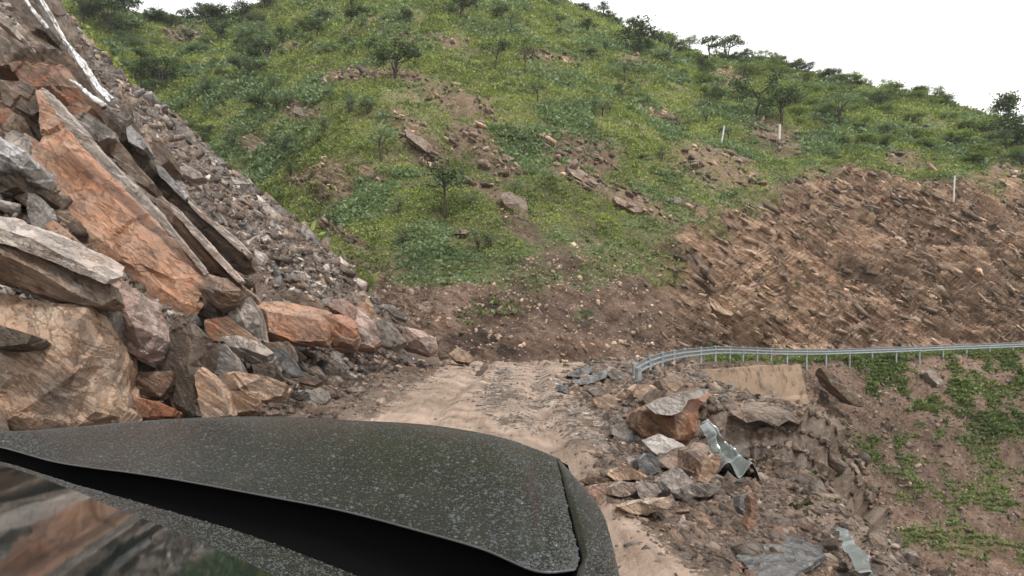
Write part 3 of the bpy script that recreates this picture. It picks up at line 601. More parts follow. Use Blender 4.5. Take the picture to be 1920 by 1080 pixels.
# --- right side of the road
B('rust', 'big brown block with an orange side and grey top at the right road edge', [(1195,768,0),(1215,756,.5),(1262,738,.8),(1300,732,.9),(1333,733,.8),(1326,752,.6),(1312,768,.4),(1308,800,.2),(1292,826,.1),(1245,832,-.1),(1208,820,-.1),(1192,798,0)], 9.3,
  ridge=[(1222,772,-.1),(1262,778,-.25),(1286,760,.1),(1272,822,-.25),(1290,750,.3)], segs=[(0,1),(1,3),(1,2)], thick=.9, amp=.028, group=GR)
B('grey', 'flat grey slab forming the top of the big orange-sided block', [(1212,762,0),(1240,748,.3),(1275,737,.5),(1331,730,.6),(1318,744,.4),(1290,750,.15),(1278,772,-.1),(1258,779,-.2),(1230,776,-.1)], march(1262, 831)-.30, keep=True, thick=.35, amp=.012, group=GR, push=(0,1,-.1))
B('grey', 'flat brown-grey slab tilted under the big orange-sided block', [(1204,826),(1235,814),(1262,822),(1294,840),(1270,852),(1240,858),(1222,845)], 7.9, thick=.15, slope=(0,-1.2), amp=.012, group=GR)
B('brown', 'dark sharp-edged slab beside the crumpled guardrail piece', [(1236,864,.3),(1270,842,.4),(1312,829,.4),(1328,838,.2),(1322,872),(1298,896),(1275,886),(1250,876)], 7.5, ridge=[(1290,848,-.1)], thick=.4, amp=.018, group=GR)
B('tan', 'brown upright stone left of the crumpled guardrail piece', [(1308,902),(1318,868),(1344,850),(1354,862),(1342,892),(1326,908)], 7.15, thick=.35, amp=.015, group=GR)
B('grey', 'pointed grey diamond-shaped slab near the road edge', [(1238,901),(1268,874),(1280,880),(1300,905),(1306,928),(1282,936),(1250,932),(1240,918)], 6.6, ridge=[(1262,920,-.15)], thick=.3, amp=.012, group=GR)
B('pink', 'pale pinkish stone right of the bonnet, first of the row', [(1104,912),(1124,908),(1143,922),(1140,936),(1118,938),(1104,926)], 6.4, thick=.3, amp=.01, group=GR)
B('pale', 'pale round stone, second of the row right of the bonnet', [(1148,914),(1168,903),(1196,906),(1192,922),(1166,932),(1148,928)], 6.5, thick=.3, amp=.012, group=GR)
B('pale', 'pale tan stone next to the pointed grey slab', [(1192,916),(1206,904),(1232,908),(1241,922),(1228,934),(1200,936)], 6.5, thick=.3, amp=.012, group=GR)
B('tan', 'long tan flat stone below the row of pale stones', [(1160,950),(1200,940),(1250,932),(1266,938),(1250,956),(1218,966),(1185,964)], 6.0, ridge=[(1215,945,-.06)], thick=.3, amp=.015, group=GR)
B('tan', 'tan stone behind the row of pale stones', [(1140,890),(1160,876),(1190,880),(1214,894),(1190,900),(1158,902)], 7.0, thick=.3, amp=.012, group=GR)
B('brown', 'thin dark slab above the row of pale stones', [(1088,902),(1110,894),(1142,898),(1140,908),(1108,908)], 6.9, thick=.2, amp=.01, group=GR)
B('slate', 'dark purple-grey rounded rock below the flat tilted slab', [(1196,862),(1218,850),(1236,858),(1240,880),(1222,892),(1200,886)], 7.6, thick=.4, amp=.015, group=GR)
B('grey', 'light slab lying under the pointed grey slab', [(1300,910),(1340,906),(1352,916),(1330,930),(1308,932)], 6.5, thick=.2, amp=.01, group=GR)
B('dark', 'dark plank-like slab below the crumpled guardrail piece', [(1340,920),(1385,900),(1408,895),(1410,905),(1380,918),(1350,930)], 6.45, thick=.2, amp=.01, group=GR)
B('slate', 'large flat blue-grey slab at the bottom right', [(1380,1042,.1),(1430,1020,.25),(1492,1008,.35),(1540,1028,.25),(1546,1042,.1),(1502,1068,-.05),(1478,1092,-.1),(1440,1096,-.1),(1404,1080,-.05),(1400,1060,0)], 4.72, keep=True, slope=(0,-1.0),
  ridge=[(1450,1046,-.02)], thick=.12, amp=.007, group=GR, push=(0,.2,-1))
B('grey', 'grey round stone on the road edge left of the big orange-sided block', [(1148,800),(1160,794),(1172,800),(1174,816),(1160,822),(1148,814)], 8.8, thick=.25, amp=.01, group=GR)
B('orange', 'narrow orange stone standing in the rubble', [(1406,930),(1416,924),(1420,950),(1418,985),(1404,996),(1400,985),(1410,960)], 6.05, thick=.12, amp=.008, group=GR)
B('slate', 'dark slate piece left of the narrow orange stone', [(1388,930),(1406,926),(1408,952),(1398,968),(1386,950)], 6.15, thick=.15, amp=.008, group=GR)
B('tan', 'brown-red tent-shaped slab pair on the far right verge', [(1150,748),(1172,728),(1196,718),(1230,724),(1236,740),(1216,752),(1190,746),(1170,752)], 11.6, ridge=[(1186,734,-.2)], thick=.7, amp=.02, group=GR)
B('brown', 'brown block behind the big orange-sided block', [(1206,750),(1228,728),(1240,732),(1238,756),(1215,762)], 10.8, thick=.5, group=GR)
B('slate', 'blue-grey slab at the far corner of the mud road', [(1062,704),(1085,690),(1112,686),(1110,698),(1088,708)], 16, thick=.5, slope=(0,-4), group=GR)
B('slate', 'second blue-grey slab lying nearer than the far corner one', [(1070,716),(1100,706),(1138,694),(1136,708),(1112,718),(1084,722)], 14.8, thick=.4, slope=(0,-3), group=GR)
B('grey', 'jagged grey slab in front of the guardrail end', [(1138,700),(1150,690),(1176,700),(1192,714),(1170,716),(1146,710)], 15.2, thick=.6, group=GR)
B('pale', 'flat pale stone on the bank behind the guardrail end', [(1166,682),(1186,672),(1196,680),(1178,686)], 19, thick=.4, group=GR)
B('tan', 'grey-brown flat slab on the road edge before the tent-shaped pair', [(1112,748),(1140,738),(1160,752),(1150,768),(1122,764)], 10.9, thick=.3, group=GR)
B('grey', 'grey flat slab nearest the mud track on the right', [(1100,732),(1126,728),(1140,736),(1118,744)], 11.8, thick=.2, group=GR)
B('tan', 'yellowish broken stone block below the guardrail', [(1236,712),(1255,704),(1284,700),(1280,722),(1264,740),(1244,730)], 13.6, thick=.6, keep=True, group=GR)
B('brown', 'pale weathered ledge on top of the collapsed bank', [(1362,762,.5),(1400,755,.7),(1445,757,.8),(1490,765,.7),(1510,778,.4),(1500,796,.1),(1478,788,0),(1460,800,0),(1425,788,0),(1400,793,0),(1375,778,0)], 9.45, ridge=[(1400,770,.1),(1470,775,.2)], segs=[(0,1)], thick=.7, amp=.05, keep=True, group=GR)
B('grey', 'grey cobble on the rubble ridge right of the grey top slab', [(1352,744),(1362,738),(1372,744),(1370,754),(1356,754)], 10.8, thick=.25, amp=.01, group=GR)
# --- outcrops on the hillside
GO = 'rock outcrops on the green hillside'
def outc(label, pal, c, D, ru, rv, a, **k):
    rr = random.Random(sum(map(ord, label))); n = 11; pts = []
    for i in range(n):
        t = 2*math.pi*i/n; s = rr.uniform(.75, 1.15); x, y = math.cos(t)*ru*s, math.sin(t)*rv*s
        pts.append((c[0]+x*math.cos(R(a))-y*math.sin(R(a)), c[1]+x*math.sin(R(a))+y*math.cos(R(a)), rr.uniform(-.1, .3)-y/rv*.9))
    o = B(pal, label, pts, D, ridge=[(c[0], c[1], -.6), (c[0]+ru*.3*math.cos(R(a)), c[1]+ru*.3*math.sin(R(a)), -.5)], thick=2.2, amp=.16, L=.17, bed=(bed_n, bed_e), cat='outcrop', name='rock_outcrop', group=GO, push=(0,1,-.5))
    return o
def at_hill(u, v):
    k = np.argmin((scrB_u-u)**2+(scrB_v-v)**2+1e9*(rowB < r3+2)); return FB[k]
scrB_u = 960+FB[:, 0]/FB[:, 1]*F; scrB_v = 600-(FB[:, 2]-H)*F/FB[:, 1]; rowB = rowi.ravel()
for label, pal, c, ru, rv, a in [
    ('reddish layered outcrop on the hillside left of the mushroom-shaped one', 'brown', (792,264), 42, 13, 35),
    ('mushroom-shaped grey ledge in the middle of the hillside', 'brown', (945,292), 27, 8, 5),
    ('pointed brown outcrop low in the middle of the green hillside', 'brown', (972,384), 36, 15, 28),
    ('long reddish ledge right of the mushroom-shaped rock', 'brown', (1110,285), 55, 8, 20),
    ('long brown ledge below the reddish ledge', 'brown', (1105,338), 50, 10, 30),
    ('small flat rock high in the left part of the hillside', 'dark', (568,210), 22, 8, 10),
    ('flat dark rock beside the lone tree low on the hillside', 'brown', (865,432), 18, 6, -5),
    ('dark block under a shadowed overhang above the right rock cut', 'dark', (1266,377), 18, 5, 5),
    ('pale tan plate high in the right rock cut', 'tan', (1690,375), 30, 10, 12),
    ('dark knobbly outcrop near the top left of the hillside', 'brown', (352,70), 26, 9, 10),
    ('tan tilted block inside the right rock cut', 'tan', (1478,490), 26, 22, 50),
    ('tilted brown plate left of the tan block in the rock cut', 'brown', (1420,470), 40, 16, 40),
    ('broad pale plate in the lower right rock cut', 'tan', (1680,450), 48, 9, 32),
    ('reddish lumpy outcrop below the white post by the trees', 'brown', (1450,255), 24, 9, 20),
    ('brown ledge right of the long brown ledge', 'brown', (1180,385), 34, 8, 25),
    ('big brown scarp low above the right part of the guardrail', 'tan', (1330,560), 60, 12, 38)]:
    p = at_hill(*c); outc(label, pal, c, float(p[1])-.2, ru, rv, a)
p = at_hill(1745, 705)
B('pale', 'white rock below the guardrail on the ravine slope', [(1738,698),(1746,692),(1760,702),(1770,716),(1758,720),(1744,708)], 40, thick=1., group=GO, cat='rock')
B('brown', 'dark slanted slab on the ravine slope right of the concrete wall', [(1540,690),(1560,698),(1600,735),(1622,762),(1600,758),(1560,722)], 35.5, thick=1., amp=.08, group=GO, cat='rock')

# ------------------------------------------------------------------ scattered stones
from mathutils import noise as mnoise
def slabhull(seed, flat, n=11):
    rr = random.Random(seed); bm = bmesh.new()
    for i in range(n):
        t = rr.uniform(0, 6.283); r = rr.uniform(.65, 1)
        bm.verts.new((math.cos(t)*r, math.sin(t)*r*rr.uniform(.6, .9), rr.uniform(-1, 1)*flat))
    for s in (-1, 1):
        for k in range(3): bm.verts.new((rr.uniform(-.5, .5), rr.uniform(-.4, .4), s*flat))
    r = bmesh.ops.convex_hull(bm, input=bm.verts)
    bmesh.ops.delete(bm, geom=[g_ for g_ in r['geom_interior'] if isinstance(g_, bmesh.types.BMVert)], context='VERTS')
    return bm
def proto_arrays(seed, flat):
    bm = slabhull(seed, flat); bmesh.ops.triangulate(bm, faces=bm.faces); bmesh.ops.recalc_face_normals(bm, faces=bm.faces)
    bm.verts.ensure_lookup_table(); V = np.array([v.co[:] for v in bm.verts]); T = np.array([[v.index for v in f.verts] for f in bm.faces]); bm.free(); return V, T
def prism_arrays(seed, flat):
    rr = random.Random(seed); n = rr.randint(4, 6); A = sorted(rr.uniform(0, 6.283)*.25+6.283*.75*(i+rr.uniform(.1, .9))/n for i in range(n)); ex = rr.uniform(.35, .8)
    top = [(math.cos(a)*rr.uniform(.8, 1), math.sin(a)*ex*rr.uniform(.8, 1)) for a in A]; tl = rr.uniform(-.3, .3)
    V = [(x, y, flat*(1+tl*x)) for x, y in top]+[(x*rr.uniform(.75, 1.1), y*rr.uniform(.75, 1.1), -flat) for x, y in top]
    T = [(0, i, i+1) for i in range(1, n-1)]+[(n, n+i+1, n+i) for i in range(1, n-1)]
    for i in range(n): j = (i+1) % n; T += [(i, n+i, n+j), (i, n+j, j)]
    return np.array(V), np.array(T)
PRISM = [prism_arrays(40+s, f) for s, f in zip(range(14), [.08,.12,.18,.1,.25,.14,.3,.09,.2,.12,.16,.35,.1,.22])]
PROTO = [proto_arrays(s, rnd) for s, rnd in zip(range(14), [.18,.25,.3,.4,.15,.22,.5,.35,.2,.28,.45,.16,.3,.6])]
def rand_frames(N, normals, tilt):
    """random rotation matrices whose z leans around the given normals"""
    z = normals+rng.normal(0, tilt, (N, 3)); z /= np.linalg.norm(z, axis=1, keepdims=True)
    r = rng.normal(0, 1, (N, 3)); x = np.cross(r, z); x /= np.linalg.norm(x, axis=1, keepdims=True); y = np.cross(z, x)
    return np.stack([x, y, z], 2)
def stones(name, label, cat, pos, nor, size, tilt, mat, sink=.1, PROTO=PROTO):
    Vs, Ts, Rn = [], [], []; off = 0; N = len(pos); which = rng.integers(0, len(PROTO), N)
    for k, (pv, pt) in enumerate(PROTO):
        ii = np.where(which == k)[0]; n = len(ii)
        if not n: continue
        M = rand_frames(n, nor[ii], tilt); s = size[ii][:, None, None]
        V = np.einsum('nij,vj->nvi', M, pv)*s+(pos[ii]-nor[ii]*size[ii][:, None]*sink)[:, None]
        Vs.append(V.reshape(-1, 3)); Ts.append((pt[None]+np.arange(n)[:, None, None]*len(pv)+off).reshape(-1, 3)); off += n*len(pv)
        Rn.append(np.repeat(rng.random(n), len(pv)))
    return tag(mesh(name, np.vstack(Vs), np.vstack(Ts), mat, attrs={'rnd': np.concatenate(Rn)}), label, cat, kind='stuff')
def pick(V, Nn, wgt, n):
    w_ = wgt.ravel()/wgt.sum(); i = rng.choice(len(w_), n, p=w_); P0 = V.reshape(-1, 3)[i]; N0 = Nn.reshape(-1, 3)[i]
    return P0, N0, i
def infr(V, m=60):
    u = 960+V[..., 0]/V[..., 1]*F; v = 600-(V[..., 2]-H)*F/V[..., 1]
    return (u > -m) & (u < 1920+m) & (v > -m) & (v < 1080+m)
NC2 = grid_normals(VC2); NC2 *= np.sign(NC2[..., 2:3]); NA2_ = grid_normals(VA2); NA2_ *= np.sign(NA2_[..., 2:3])
yc_ = np.interp(-VC[..., 0], -cX, cD)
wC = AC*infr(VC, 200)*(VC[..., 0] < -2.3)*(VC[..., 1] < yc_+.5)*(.12+1/(VC[..., 1]/16)**1.6)
wC = wC*(.25+1.*(fbm(pC, .3, 3, seed=88.).reshape(DCg.shape) > -.12))
Pc, Nc, _ = pick(VC2, NC2, wC, 34000)
sz = np.clip(rng.lognormal(math.log(.105), .65, len(Pc)), .03, .6)*(.55+.028*Pc[:, 1])
stones('scree', 'loose sharp slate scree covering the left slope', 'scree', Pc+rng.normal(0, .03, Pc.shape), Nc, sz, .5, rockmat('brown', True), PROTO=PRISM)
Pc, Nc, _ = pick(VC2, NC2, wC, 9000)
sz = np.clip(rng.lognormal(math.log(.095), .6, len(Pc)), .03, .55)*(.6+.028*Pc[:, 1])
sz *= 1.15
stones('pale_scree', 'paler grey slate pieces in the scree on the left slope', 'scree', Pc+rng.normal(0, .03, Pc.shape), Nc, sz, .5, rockmat('grey', True), PROTO=PRISM)
Pc, Nc, _ = pick(VC2, NC2, wC*ell(UCg, 600-(VC[..., 2]-H)*F/DCg, [(560,470,150,90,45),(440,370,110,50,40),(300,260,90,50,45),(380,640,200,90)]), 1500)
sz = np.clip(rng.lognormal(math.log(.17), .45, len(Pc)), .08, .6)*(.5+.022*Pc[:, 1])
stones('slate_plates', 'larger flat slate plates strewn over the left scree', 'scree', Pc, Nc, sz, .28, rockmat('pale', True), sink=-.05, PROTO=PRISM)
edgeA = (1-onroad*.985)*(XAg < rim(DAg)+1.2)*(XAg > -8)*infr(VA, 120)*AA
Pa, Na, _ = pick(VA2, NA2_, edgeA*(.3+5/DAg), 42000)
Na = Na*.6+np.array((0, 0, .4)); sz = np.clip(rng.lognormal(math.log(.022), .6, len(Pa)), .007, .15)*(.7+.05*Pa[:, 1])
stones('rubble', 'stone rubble and gravel along both edges of the mud road', 'rubble', Pa, Na, sz, .5, rockmat('brown', True))
Pa, Na, _ = pick(VA2, NA2_, edgeA*(XAg > 0)*(.3+5/DAg), 26000)
sz = np.clip(rng.lognormal(math.log(.028), .65, len(Pa)), .007, .2)*(.7+.05*Pa[:, 1])
stones('dark_rubble', 'darker earth lumps and stones on the right edge of the road', 'rubble', Pa, Na, sz, .6, rockmat('brown', True))
onr = onroad*ell(XAg*10, DAg, [(-3, 14.5, 4, 3.4), (2, 10.6, 5, .9), (4.5, 13.2, 9, 1.0), (-2.8, 19, 4, 4), (12, 10.2, 5, 2.5), (-2, 23, 14, 1.2), (10, 16, 5, 5)])*AA+onroad*AA*.03
Pa, Na, _ = pick(VA2, NA2_, onr, 8500); sz = np.clip(rng.lognormal(math.log(.026), .55, len(Pa)), .008, .13)
stones('road_gravel', 'gravel and slate chips lying on the mud road', 'gravel', Pa, Na, sz, .25, rockmat('grey', True), PROTO=PRISM)
cutw = AB*cutm*infr(VB, 60)*(NB2[..., 2] > .05)
Pb, Nb, _ = pick(VB2, NB2, cutw*(1-tanm*.85), 16000); sz = np.clip(rng.lognormal(math.log(.07), .5, len(Pb)), .03, .35)
stones('bank_stones', 'stones lying in the dirt bank beyond the bend', 'stones', Pb, Nb, sz, .5, rockmat('tan', True))
Pb, Nb, _ = pick(VB2, NB2, AB*((rowi < r2) & (rowi > 20))*infr(VB, 60), 17000); sz = np.clip(rng.lognormal(math.log(.07), .55, len(Pb)), .03, .4)
stones('ravine_stones', 'loose stones on the ravine slope below the far road', 'stones', Pb, Nb, sz, .5, rockmat('brown', True))
Pb, Nb, _ = pick(VB2, NB2, AB*tanm*infr(VB, 60), 7000); sz = np.clip(rng.lognormal(math.log(.16), .55, len(Pb)), .06, .9)
Nt = np.broadcast_to(np.array(bed_n)/np.linalg.norm(bed_n), Nb.shape)
fe_ = np.array(bed_e, float)/np.linalg.norm(bed_e)
for nm_, nn_, sz_, pal_ in (('cut_plates', 4200, .26, 'tan'), ('dark_cut_plates', 2600, .24, 'brown')):
    Pb, Nb, _ = pick(VB2, NB2, AB*tanm*infr(VB, 60)*(.12+(fbm(pB, .35, 3, seed=63.+nn_).reshape(Dg.shape) > .08)), nn_); Nt = np.array(bed_n, float)/np.linalg.norm(bed_n); Vs, Ts, Rn, off = [], [], [], 0
    s_a = np.clip(rng.lognormal(math.log(sz_), .5, nn_), .07, .75)
    for k in range(nn_):
        pv, pt = PRISM[k % 14]; z_ = Nt+rng.normal(0, .16, 3); z_ /= np.linalg.norm(z_); x_ = fe_+rng.normal(0, .28, 3); x_ -= z_*(x_@z_); x_ /= np.linalg.norm(x_); y_ = np.cross(z_, x_)
        Vs.append(pv*np.array((s_a[k]*rng.uniform(1., 2.), s_a[k]*.85, s_a[k]*.8))@np.stack([x_, y_, z_])+Pb[k]); Ts.append(pt+off); off += len(pv); Rn.append(np.full(len(pv), rng.random()))
    tag(mesh(nm_, np.vstack(Vs), np.vstack(Ts), rockmat(pal_, True), attrs={'rnd': np.concatenate(Rn)}), 'bedded rock plates sticking out of the right rock cut' if pal_ == 'tan' else 'darker bedded plates between the tan ones in the right rock cut', 'rock plates', kind='stuff')
wO = AB*ell(Ug, Vg, BARE)*(rowi > r3+10)*(1-cutm)*infr(VB, 60)
for nm_, lb_, pal_, k_ in (('ledge_plates', 'tan-brown rock plates in the bare patches of the hillside', 'tan', 2600), ('brown_ledge_plates', 'brown rock plates in the bare patches of the hillside', 'brown', 3200)):
    Pb, Nb, _ = pick(VB2, NB2, wO*(.2+(fbm(pB, .5, 2, seed=13.).reshape(Dg.shape) > .0)), k_); stones(nm_, lb_, 'rock plates', Pb, np.broadcast_to(np.array(bed_n)/np.linalg.norm(bed_n), Nb.shape), np.clip(rng.lognormal(math.log(.26), .5, k_), .1, .95), .14, rockmat(pal_, True), .0, PRISM)
if 0: stones('cut_plates', 'broken rock plates sticking out of the right rock cut', 'rock plates', Pb, Nt.copy(), sz, .14, rockmat('tan', True), sink=-.05)
# middle-sized stones: a thing each, copied from a few kinds
def stone_proto(seed, flat, pal):
    bm = slabhull(100+seed, flat, 13); bmesh.ops.triangulate(bm, faces=bm.faces)
    V = np.array([v.co[:] for v in bm.verts]); bm.verts.index_update(); T = [tuple(v.index for v in f.verts) for f in bm.faces]; bm.free()
    bm = refine(V, T, .16); relief(bm, .035, (.1, .2, 1), (1, 0, 0), float(seed), .16)
    me = bpy.data.meshes.new('stone'); bm.to_mesh(me); bm.free(); me.materials.append(rockmat(pal)); return me
KINDS = {p: [stone_proto(i*3+j, f, p) for j, f in enumerate((.16, .28, .5))] for i, p in enumerate(('grey', 'tan', 'brown', 'pale', 'rust', 'slate'))}
def scatter_things(Pp, Nn, sizes, pals, label, group, name='stone', cat='stone', tilt=.35, sink=.15):
    for p, n, s in zip(Pp, Nn, sizes):
        me = random.choice(KINDS[random.choice(pals)]); o = bpy.data.objects.new(name, me); C.objects.link(o)
        Mx = rand_frames(1, n[None], tilt)[0]
        o.matrix_world = Matrix.Translation([float(a) for a in (p-n*s*sink)]) @ Matrix(Mx.tolist()).to_4x4() @ Matrix.Diagonal((float(s), float(s), float(s), 1))
        tag(o, label, cat, group)
Pc, Nc, _ = pick(VC2, NC2, wC*(VC[..., 1] > 10)*(VC[..., 1] < 38)*(UCg > -60), 86)
scatter_things(Pc, Nc, np.clip(rng.lognormal(math.log(.3), .35, 86), .16, .6)*(.6+.025*Pc[:, 1]), ['grey', 'pale', 'brown', 'slate'], 'loose slate slab lying in the scree of the left slope', 'loose slabs in the left scree')
m_ul = (UCg < 360)*(UCg > -20)*(VC[..., 1] > 11)*(VC[..., 1] < 25)*(600-(VC[..., 2]-H)*F/DCg < 420+0*UCg)
Pc, Nc, _ = pick(VC2, NC2, AC*m_ul, 64)
for p, s in zip(Pc, rng.uniform(.3, .85, 64)):
    me = random.choice(KINDS[random.choice(['brown', 'grey', 'rust', 'brown', 'pale', 'tan'])]); o = bpy.data.objects.new('angular_rock', me); C.objects.link(o)
    z_ = np.array(DIP[0])+rng.normal(0, .22, 3); z_ /= np.linalg.norm(z_); x_ = np.array(DIP[1])+rng.normal(0, .3, 3); x_ -= z_*(x_@z_); x_ /= np.linalg.norm(x_); y_ = np.cross(z_, x_)
    o.matrix_world = Matrix.Translation([float(a) for a in p+z_*s*.1]) @ Matrix(np.stack([x_, y_, z_], 1).tolist()).to_4x4() @ Matrix.Diagonal((float(s)*1.6, float(s)*.9, float(s)*.9, 1))
    tag(o, 'angular slab piled among others on the upper left slope', 'rock', 'angular slabs piled on the upper left slope')
Pc, Nc, _ = pick(VC2, NC2, wC*(VC[..., 1] > 7)*(VC[..., 1] < 14)*(VC[..., 0] < -2.6)*(VC[..., 0] > -6), 56)
scatter_things(Pc, Nc, rng.uniform(.12, .34, 56), ['brown', 'grey', 'tan', 'rust', 'brown'], 'small angular rock between the fallen boulders left of the road', 'small rocks between the left boulders')
Pa, Na, _ = pick(VA2, NA2_, edgeA*(XAg > 1.)*(DAg < 21)*(DAg > 4.2)*(1+2*(DAg < 8)), 92)
scatter_things(Pa, Na, rng.uniform(.07, .18, 92)*(.5+.07*Pa[:, 1]), ['tan', 'grey', 'brown', 'pale', 'rust'], 'loose stone on the broken right edge of the road', 'loose stones on the right road edge')
Pa, Na, _ = pick(VA2, NA2_, AA*(XAg > .9)*(XAg < 3.4)*(DAg < 19)*(DAg > 9.5), 46)
scatter_things(Pa, Na, rng.uniform(.12, .30, 46), ['slate', 'grey', 'tan', 'grey'], 'flat slab in the rock pile before the guardrail end', 'slabs piled before the guardrail end', tilt=.18)
Pa, Na, _ = pick(VA2, NA2_, AA*(DAg > 21.5)*(DAg < 24.6)*(XAg > -3)*(XAg < 2.2), 16)
scatter_things(Pa, Na, rng.uniform(.12, .26, 16), ['brown', 'tan', 'grey'], 'small rock at the foot of the dirt bank beyond the bend', 'small rocks at the foot of the bank')
#%%VEG
# ------------------------------------------------------------------ ground vegetation (uncountable)
def tufts(name, label, cat, Pp, Nn, size, leaves, mat, up=.9, spread=.6, aspect=.35):
    """each plant is a clump of small pointed leaves (real faces)"""
    N = len(Pp)*leaves; base = np.repeat(Pp, leaves, 0); s = np.repeat(size, leaves)*rng.uniform(.55, 1.1, N)
    base = base+rng.normal(0, 1, (N, 3))*(s*spread)[:, None]*np.array((1, 1, .12))
    d = rng.normal(0, 1, (N, 3))*np.array((1, 1, .35))+np.array((0, 0, up)); d /= np.linalg.norm(d, axis=1, keepdims=True)
    sd_ = np.cross(d, rng.normal(0, 1, (N, 3))); sd_ /= np.linalg.norm(sd_, axis=1, keepdims=True)
    a = base-d*(s*.1)[:, None]; m_ = base+d*(s*.5)[:, None]; tip = base+d*s[:, None]
    wv = sd_*(s*aspect)[:, None]
    V = np.stack([a, m_+wv, tip, m_-wv], 1).reshape(-1, 3); Fc = (np.arange(N)[:, None]*4+np.arange(4)[None])
    return tag(mesh(name, V, Fc, mat), label, cat, kind='stuff')
gB = np.clip(green, 0, 1)**1.6
patch = fbm(pB, .22, 4, seed=77.).reshape(Dg.shape); patch2 = fbm(pB, .35, 4, seed=99.).reshape(Dg.shape)
vis = infr(VB, 80)
wgt = AB*gB*vis*(60/Dg)**.8*np.where((rowi > r4+20), 1.+.8*ell(Ug, Vg, [(850,380,500,130)]), 1.)
hz = lambda P_: np.clip(P_[:, 1]/60, .45, 1.6)
Pg, Ng, _ = pick(VB2, NB2, wgt*sstep(-.15, .2, patch), 85000); tufts('yellow_grass', 'yellow-green grass tufts on the hillside', 'grass', Pg, Ng, rng.uniform(.16, .34, len(Pg))*hz(Pg), 5, M_GRASS, up=1.1, spread=.7, aspect=.22)
Pg, Ng, _ = pick(VB2, NB2, wgt*(.25+sstep(-.15, .2, patch2)), 125000); tufts('herbs', 'low green herbs covering the hillside', 'ground cover', Pg, Ng, rng.uniform(.12, .29, len(Pg))*hz(Pg), 6, M_HERB, up=.6, spread=.8)
Pg, Ng, _ = pick(VB2, NB2, wgt*sstep(.0, .3, -patch)*(rowi > r3)*(.3+ell(Ug, Vg, [(700,330,200,120),(1150,220,260,110),(1500,260,330,90),(400,150,260,130),(700,470,200,60)])), 38000); tufts('grey_shrublets', 'grey-green low shrubs on the hillside', 'ground cover', Pg, Ng, rng.uniform(.18, .42, len(Pg))*hz(Pg), 12, M_SHRUB, up=.7, spread=.75, aspect=.28)
Pg, Ng, _ = pick(VB2, NB2, AB*(cutm*(1-tanm*.9)*sstep(.0, .35, patch))*vis, 4200); tufts('bank_weeds', 'sparse weeds on the dirt bank', 'weeds', Pg, Ng, rng.uniform(.10, .26, len(Pg)), 7, M_HERB, up=.7)
Pg, Ng, _ = pick(VB2, NB2, wgt*(rowi < r3)*(1.+3*(Dg > 38)), 16000); tufts('ravine_weeds', 'weeds and grass on the ravine slope', 'weeds', Pg, Ng, rng.uniform(.12, .34, len(Pg))*hz(Pg), 8, M_HERB, up=.8)
Pg, Ng, _ = pick(VA2, NA2_, AA*((XAg > rim(DAg)-.5)*(XAg < rim(DAg)+1.5)*(DAg > 6)*(DAg < 12)+.3*(DAg > 22)*(DAg < 30)*(XAg > 6)), 420); tufts('rim_weeds', 'dry weeds hanging at the collapsed rim', 'weeds', Pg, Ng, rng.uniform(.05, .14, len(Pg)), 7, M_DRY, up=.7)
Pg, Ng, _ = pick(VC2, NC2, AC*(np.abs(VC[..., 1]-yc_) < .9)*(VC[..., 0] > -34)*(VC[..., 0] < -7)*(fbm(pC, .25, 3, seed=5.).reshape(DCg.shape) > .0), 2600); tufts('crest_grass', 'grass growing along the far edge of the slide', 'grass', Pg-np.array((0, -1., .3)), Ng, rng.uniform(.2, .5, len(Pg)), 8, M_GRASS, up=.9)

